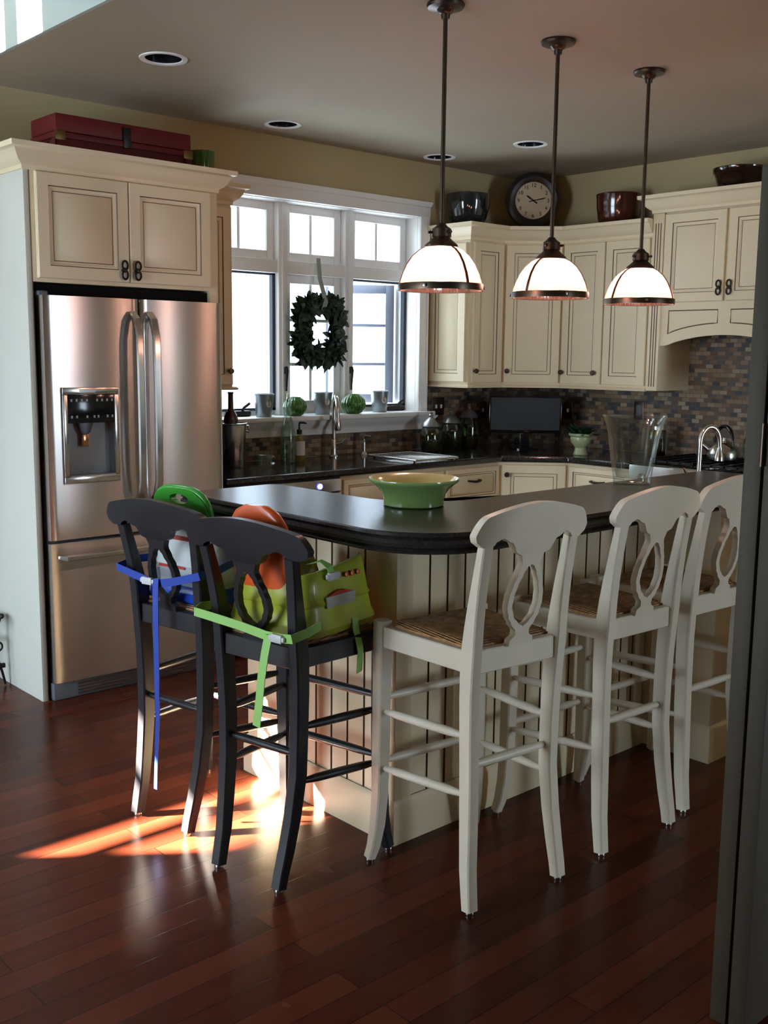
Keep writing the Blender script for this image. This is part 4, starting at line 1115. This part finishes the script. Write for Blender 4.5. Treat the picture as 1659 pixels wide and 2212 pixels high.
# jars
jl = ['squat glass apothecary jar beside the window, pointed lid', 'glass apothecary jar with pointed lid, middle of the three', 'tall glass apothecary jar with knobbed lid nearest the dark screen']
for i, (x, y, hs, fl) in enumerate(((4.655, 4.66, .94, .5), (4.915, 4.735, 1.0, .75), (5.115, 4.765, 1.16, .35))):
    t = thing('apothecary_jar', jl[i], 'jar', (x, y, CT), 0, 'glass apothecary jars by the window')
    b = nb(); lathe(b, [(0, 0), (.05, 0), (.056, .006), (.066, .05 * hs), (.068, .11 * hs), (.058, .155 * hs), (.05, .165 * hs), (.048, .164 * hs), (.055, .15 * hs), (.064, .11 * hs), (.062, .05 * hs), (.052, .012), (0, .01)], 40); part('jar', b, M_jar, t)
    b = nb(); z = .165 * hs; lathe(b, [(.03, z - .004), (.056, z + .001), (.062, z + .006), (.05, z + .028), (.026, z + .052), (.012, z + .062), (.014, z + .074), (.009, z + .082), (.012, z + .092), (0, z + .1)], 32); part('lid', b, mat('pewter_lid', (.32, .31, .30), .3, .8) if i == 0 else bpy.data.materials['pewter_lid'], t)
    b = nb(); lathe(b, [(0, .0105), (.05, .0125), (.060, .05 * hs), (.061, .11 * hs * fl + .02), (0, .11 * hs * fl + .032)], 28); part('contents', b, M_contents, t)
# outlets
def plate(loc, rz, w, label, kinds, par=None):
    t = thing('outlet_plate', label, 'outlet', loc, rz, 'switch and outlet plates on the tile')
    b = nb(); box(b, -w / 2, w / 2, -.006, 0, -.058, .058, .003); part('plate', b, M_bronze, t)
    n = len(kinds)
    for k, kd in enumerate(kinds):
        x = (k - (n - 1) / 2) * .046
        b = nb()
        if kd == 's': box(b, x - .006, x + .006, -.016, -.005, -.012, .012, .002)
        else: box(b, x - .017, x + .017, -.009, -.005, -.034, .034, .003)
        part('switch' if kd == 's' else 'socket', b, M_white if kd == 's' else M_darkgrey, t)
plate((4.90, 4.848, 1.185), 0, .116, 'bronze double switch plate on the tile right of the window', 'ss')
plate((5.33, 4.848, 1.15), 0, .072, 'single switch plate on the dark tile left of the screen', 's')
plate((5.738, 4.43, 1.155), R(-90), .072, 'single switch plate on the tile right of the dark screen', 's')
plate((5.738, 3.868, 1.18), R(-90), .072, 'outlet plate on the tile behind the glass vase', 'o')
# screen
t = thing('small_television', 'small dark flat screen standing across the counter corner', 'television', (5.30, 4.44, CT), R(-45))
b = nb(); box(b, -.235, .235, -.012, .03, .105, .345, .006); bd_ = part('housing', b, M_black, t)
b = nb(); box(b, -.222, .222, -.0135, -.011, .125, .333); part('screen', b, M_screen, bd_, 0)
b = nb(); box(b, -.03, .03, .0, .02, .01, .11, .003); lathe(b, [(0, 0), (.10, 0), (.10, .006), (.03, .014), (0, .014)], 36, T(0, .01, 0), sy=.7); part('stand', b, M_black, t)
# planter
t = thing('footed_planter', 'small pale footed planter with a dark trailing plant near the range', 'planter', (5.27, 3.965, CT))
b = nb(); lathe(b, [(0, 0), (.042, 0), (.044, .006), (.038, .02), (.034, .045), (.04, .055), (.058, .075), (.064, .105), (.062, .112), (.074, .122), (.075, .134), (.068, .135), (.058, .11), (0, .10)], 40); part('pot', b, M_ltgreen, t)
b = nb(); r2_ = random.Random(5)
for i in range(60):
    a = r2_.uniform(0, 2 * PI); rr = r2_.uniform(0, .05)
    leaf(b, Vector((rr * math.cos(a), rr * math.sin(a), .12)), Vector((math.cos(a), math.sin(a), r2_.uniform(.3, 2.2))), Vector((-math.cos(a), -math.sin(a), .8)), r2_.uniform(.05, .10), .013)
part('foliage', b, M_leaf, t, 60)
t = thing('glass_canister', 'dark glass canister with silver lid right of the glass vase', 'canister', (5.55, 3.60, CT))
b = nb(); lathe(b, [(0, 0), (.05, 0), (.055, .006), (.056, .15), (.046, .17), (.044, .168), (.052, .148), (.051, .01), (0, .009)], 48, ribs=16, amp=.02); part('jar', b, M_jar, t)
b = nb(); lathe(b, [(.03, .166), (.05, .168), (.051, .19), (.04, .2), (.012, .206), (.014, .22), (0, .226)], 32); part('lid', b, M_steel2, t)
b = nb(); lathe(b, [(0, .011), (.049, .012), (.050, .12), (0, .13)], 28); part('contents', b, mat('red_beans', (.12, .012, .01), .5, noise=.5, nscale=80), t)
# kettle
t = thing('kettle', 'round steel kettle with black handle on the range', 'kettle', (5.40, 3.07, .9425))
b = nb(); lathe(b, [(0, 0), (.075, 0), (.088, .012), (.092, .04), (.082, .075), (.055, .10), (.04, .106), (.038, .112), (.02, .118), (.008, .122), (.012, .132), (0, .138)], 44); part('body', b, M_steel2, t)
b = nb(); tube(b, [(-.03, .065, .06), (-.05, .10, .09), (-.058, .118, .108)], [.02, .014, .011], 14); part('spout', b, M_steel2, t)
b = nb(); pts = [(.075 * math.cos(a) * .45, .075 * math.cos(a), .09 + .105 * math.sin(a) ** .8) for a in [PI * k / 18 for k in range(19)]]; tube(b, pts, [.007] * 4 + [.011] * 11 + [.007] * 4, 12); part('handle', b, M_black, t)
t = thing('potted_plant', 'green drooping plant at the far end of the range', 'plant', (5.46, 2.835, .9425))
b = nb(); lathe(b, [(0, 0), (.055, 0), (.075, .13), (.078, .135), (.07, .135), (.05, .02), (0, .018)], 32); part('pot', b, M_ltgreen, t)
b = nb()
for k in range(13):
    a = 2 * PI * k / 13 + 1.9
    L = .19; rows = []
    for q in range(9):
        u = q / 8; rr = .02 + .115 * u ** .8; z = .14 + .15 * math.sin(u * 2.5) - .16 * u * u; ww = .022 * math.sin(PI * (.1 + .9 * u)) + .002
        c = Vector((rr * math.cos(a), rr * math.sin(a), z)); s = Vector((-math.sin(a), math.cos(a), 0))
        rows.append([b.verts.new(c - s * ww), b.verts.new(c + Vector((0, 0, -.006))), b.verts.new(c + s * ww)])
    for p, q in zip(rows[:-1], rows[1:]):
        for j in range(2): b.faces.new((p[j], p[j + 1], q[j + 1], q[j]))
part('leaves', b, M_plant, t, 60)
# prep faucet
t = thing('prep_faucet', 'arched brushed steel faucet on the bar side worktop, right of the glass vase', 'faucet', (4.53, 2.70, CT), R(-28))
b = nb(); lathe(b, [(0, 0), (.028, 0), (.028, .006), (.018, .014), (.018, .03), (.013, .034)], 24); part('base', b, M_steel2, t)
b = nb(); pts = [(0, 0, .03), (0, 0, .20)] + [(.052 - .052 * math.cos(a), 0, .20 + .075 * math.sin(a)) for a in [PI * k / 14 for k in range(1, 14)]] + [(.104, 0, .195), (.106, 0, .17)]; tube(b, pts, .0115, 14); part('spout', b, M_steel2, t)
b = nb(); lathe(b, [(0, 0), (.016, 0), (.024, .006), (.022, .03), (.015, .05), (.013, .07), (0, .07)], 22, T(.107, 0, .105)); part('spray_head', b, M_steel2, t)
b = nb(); tube(b, [(-.012, 0, .02), (-.05, .005, .03), (-.075, .01, .075)], [.008, .008, .005], 10); part('lever', b, M_copper, t)

# ================================================================== on top of the cabinets
t = thing('wooden_chest', 'worn red wooden chest on top of the refrigerator cabinet', 'chest', (2.131, 4.45, 2.2705))
b = nb(); box(b, 0, .67, 0, .24, 0, .185, .004); body = part('box', b, M_red, t)
b = nb(); box(b, -.004, .674, -.004, .244, .188, .262, .006); part('lid', b, M_red, t)
b = nb()
for q in ((.0, .67, 0, .022), (.0, .67, .160, .185), (0, .03, .022, .16), (.64, .67, .022, .16)): box(b, q[0], q[1], -.008, .0, q[2], q[3], .002)
for q in ((0, .24, 0, .022), (0, .24, .160, .185), (0, .03, .022, .16), (.21, .24, .022, .16)): box(b, -.008, .0, q[0], q[1], q[2], q[3], .002)
part('frame_boards', b, M_red, body)
b = nb(); box(b, .315, .355, -.012, -.003, .155, .245, .003); part('latch', b, M_iron, t)
b = nb(); box(b, -.0095, -.007, .07, .17, .09, .15, .001); tube(b, [(-.009, .085, .135), (-.02, .09, .12), (-.022, .12, .115), (-.02, .15, .12), (-.009, .155, .135)], .005, 8); part('side_handle', b, M_iron, t)
b = nb()
for x in (-.010, .63): box(b, x, x + .05, -.0095, -.006, .15, .188, .001)
part('corner_bracket', b, mat('tarnished_brass', (.16, .09, .03), .4, .7), body)
b = nb(); lathe(b, [(0, 0), (.052, 0), (.055, .005), (.062, .239), (.059, .24), (.051, .01), (0, .008)], 48, ribs=12, amp=.03)
solo('glass_cylinder', b, M_greenvase, 'green glass cylinder on the cabinets beside the red chest', 'vase', (3.002, 4.66, 2.2705), smooth=60)
b = nb(); lathe(b, [(0, 0), (.075, 0), (.082, .008), (.120, .085), (.137, .16), (.138, .225), (.134, .227), (.127, .16), (.108, .078), (.07, .02), (0, .016)], 48)
solo('glass_bowl', b, M_bowl, 'deep smoky glass bowl on the cabinet beside the round clock', 'bowl', (4.99, 4.70, 2.2905), smooth=60)
t = thing('round_clock', 'round clock with cream face and dark frame above the corner cabinet', 'clock', (5.475, 4.575, 2.2905), R(-45))
CZc = .225
FM = T(0, 0, CZc, rx=R(90))
b = nb(); lathe(b, [(.118, .022), (.13, .03), (.15, .036), (.17, .028), (.178, .012), (.178, -.02), (0, -.02), (0, .0), (.118, .0), (.118, .022)], 72, FM); part('frame', b, mat('dark_clock_frame', (.03, .02, .014), .4), t)
b = nb(); lathe(b, [(0, .012), (.121, .012), (.121, .0), (0, .0)], 64, FM); fc = part('dial', b, M_clockface, t)
for h in range(1, 13):
    a = PI / 2 - 2 * PI * h / 12
    part('numeral', text_bm(str(h), .033, FM @ T(.096 * math.cos(a), .096 * math.sin(a), .0128), .0005), M_black, fc, 0)
for ang, L, w in ((90 - 6 * 13, .085, .005), (90 - 30 * 10.2, .058, .007)):
    a = R(ang); b = nb(); bar(b, [(-.03 * math.cos(a), -.03 * math.sin(a), .016), (0, 0, .016), (L * .8, 0, .016) if False else (L * .75 * math.cos(a), L * .75 * math.sin(a), .016), (L * math.cos(a), L * math.sin(a), .016)], [w * 1.3, w, w * 1.6, .001], .0015, side=Vector((-math.sin(a), math.cos(a), 0)), M=FM); part('hand', b, M_black, fc, 0)
b = nb(); lathe(b, [(0, .012), (.006, .012), (.006, .019), (0, .02)], 14, FM); part('hub', b, M_black, fc)
b = nb(); box(b, -.07, .07, -.03, .05, 0, .03, .004); box(b, -.05, .05, -.006, .02, .03, .052, .002); part('stand', b, M_iron, t)
b = nb(); lathe(b, [(0, 0), (.092, 0), (.1, .008), (.125, .07), (.134, .13), (.138, .205), (.142, .212), (.138, .216), (.126, .206), (.122, .13), (.11, .07), (.08, .02), (0, .018)], 48)
solo('glazed_pot', b, M_redpot, 'tall oxblood glazed pot on the cabinet between clock and hood', 'pot', (5.575, 3.975, 2.2905), smooth=60)
b = nb(); lathe(b, [(0, 0), (.10, 0), (.108, .008), (.128, .07), (.14, .115), (.15, .12), (.152, .145), (.146, .147), (.138, .125), (.12, .07), (.09, .02), (0, .018)], 48)
solo('glazed_bowl', b, mat('black_brown_glaze', (.02, .007, .004), .12, coat=.8), 'wide dark brown glazed bowl on top of the range hood cabinet', 'bowl', (5.575, 3.165, 2.4205), smooth=60)

# ================================================================== foreground and far left
t = thing('folding_door', 'brown folding door standing edge-on in front of the last white stool', 'door', (2.066, 1.040, 0))
b = nb(); box(b, 0, .26, .046, .086,   .012, 1.91, .002); part('leaf', b, M_armoire, t)
b = nb(); box(b, 0.002, .26, 0, .041, .012, 1.91, .002); part('leaf', b, M_armoire, t)
for z in (1.34,):
    b = nb(); tube(b, [(-.004, .0435, z - .045), (-.004, .0435, z + .045)], .0045, 10); part('hinge', b, M_bronze, t)
t = thing('iron_plant_stand', 'black wrought iron scroll stand beside the refrigerator side panel', 'plant stand', (1.765, 4.60, 0))
for k in range(3):
    a = 2 * PI * k / 3 + R(-8); c, s = math.cos(a), math.sin(a)
    b = nb(); tube(b, [(r * c, r * s, z) for r, z in ((.095, .006), (.092, .02), (.084, .06), (.07, .11), (.062, .16), (.06, .22), (.07, .28), (.085, .32))], .006, 8)
    tube(b, [((.07 + .018 * math.cos(q)) * c, (.07 + .018 * math.cos(q)) * s, .185 + .02 * math.sin(q)) for q in [2 * PI * i / 16 for i in range(16)]], .0045, 8, closed=True)
    lathe(b, [(0, -.014), (.010, -.01), (.014, 0), (.010, .01), (0, .014)], 14, T(.088 * c, .088 * s, .325)); box(b, -.012, .012, -.008, .008, .085, .105, .002, M=Matrix.Rotation(a, 4, 'Z') @ T(.085, 0, 0))
    part('leg', b, M_iron, t)
b = nb(); tube(b, [(.06 * math.cos(q), .06 * math.sin(q), .22) for q in [2 * PI * i / 32 for i in range(32)]], .005, 8, closed=True); part('ring', b, M_iron, t)
b = nb(); lathe(b, [(0, .326), (.085, .326), (.09, .33), (.085, .334), (0, .334)], 32); part('plate', b, M_iron, t)

# ================================================================== light
w = bpy.data.worlds.new('World'); S.world = w; w.use_nodes = True
bg = w.node_tree.nodes['Background']; bg.inputs[0].default_value = (.70, .85, 1.0, 1); bg.inputs[1].default_value = WORLD
sun = bpy.data.lights.new('sun', 'SUN'); sun.energy = SUN; sun.angle = R(.8); sun.color = (1, .86, .70)
so = bpy.data.objects.new('sun', sun); COL.objects.link(so)
so.rotation_euler = Vector((.8, -.6, -.45)).to_track_quat('-Z', 'Y').to_euler(); so.location = (-8, 10, 6)
def portal(x, y, z, sx, sy, d):
    l = bpy.data.lights.new('window_portal', 'AREA'); l.shape = 'RECTANGLE'; l.size = sx; l.size_y = sy; l.cycles.is_portal = True
    o = bpy.data.objects.new('window_portal', l); COL.objects.link(o); o.location = (x, y, z); o.rotation_euler = Vector(d).to_track_quat('-Z', 'Y').to_euler()
portal(3.96, 5.055, 1.77, 1.5, 1.25, (0, -1, 0))
portal(-2.09, 3.5, 1.1, 2.6, 2.1, (1, 0, 0))
portal(4.8, -4.19, 1.3, 1.3, 2.7, (0, 1, 0))
portal(5.94, -2.0, 1.3, .9, 2.6, (-1, 0, 0))

# ================================================================== camera
cam = bpy.data.cameras.new('camera'); co = bpy.data.objects.new('camera', cam); COL.objects.link(co); S.camera = co
yaw, pitch, roll = 0.74116, -0.149506, 0.011031
f = Vector((math.sin(yaw) * math.cos(pitch), math.cos(yaw) * math.cos(pitch), math.sin(pitch)))
r = Vector((math.cos(yaw), -math.sin(yaw), 0)); u = r.cross(f)
r, u = math.cos(roll) * r + math.sin(roll) * u, -math.sin(roll) * r + math.cos(roll) * u
co.matrix_world = Matrix(((r.x, u.x, -f.x, 0), (r.y, u.y, -f.y, 0), (r.z, u.z, -f.z, 1.52), (0, 0, 0, 1)))
cam.sensor_fit = 'VERTICAL'; cam.sensor_height = 36; cam.lens = 2268.4 / 2212 * 36
cam.clip_start = .05
S.view_settings.view_transform = 'Standard'; S.view_settings.look = 'None'; S.view_settings.exposure = EXPO; S.view_settings.gamma = 1
S.view_settings.use_curve_mapping = False
try:
    c = S.cycles
    c.max_bounces = 9; c.diffuse_bounces = 5; c.glossy_bounces = 4; c.transmission_bounces = 8; c.transparent_max_bounces = 16
    c.caustics_reflective = False; c.caustics_refractive = False; c.sample_clamp_indirect = 6.0; c.use_denoising = True
except Exception: pass
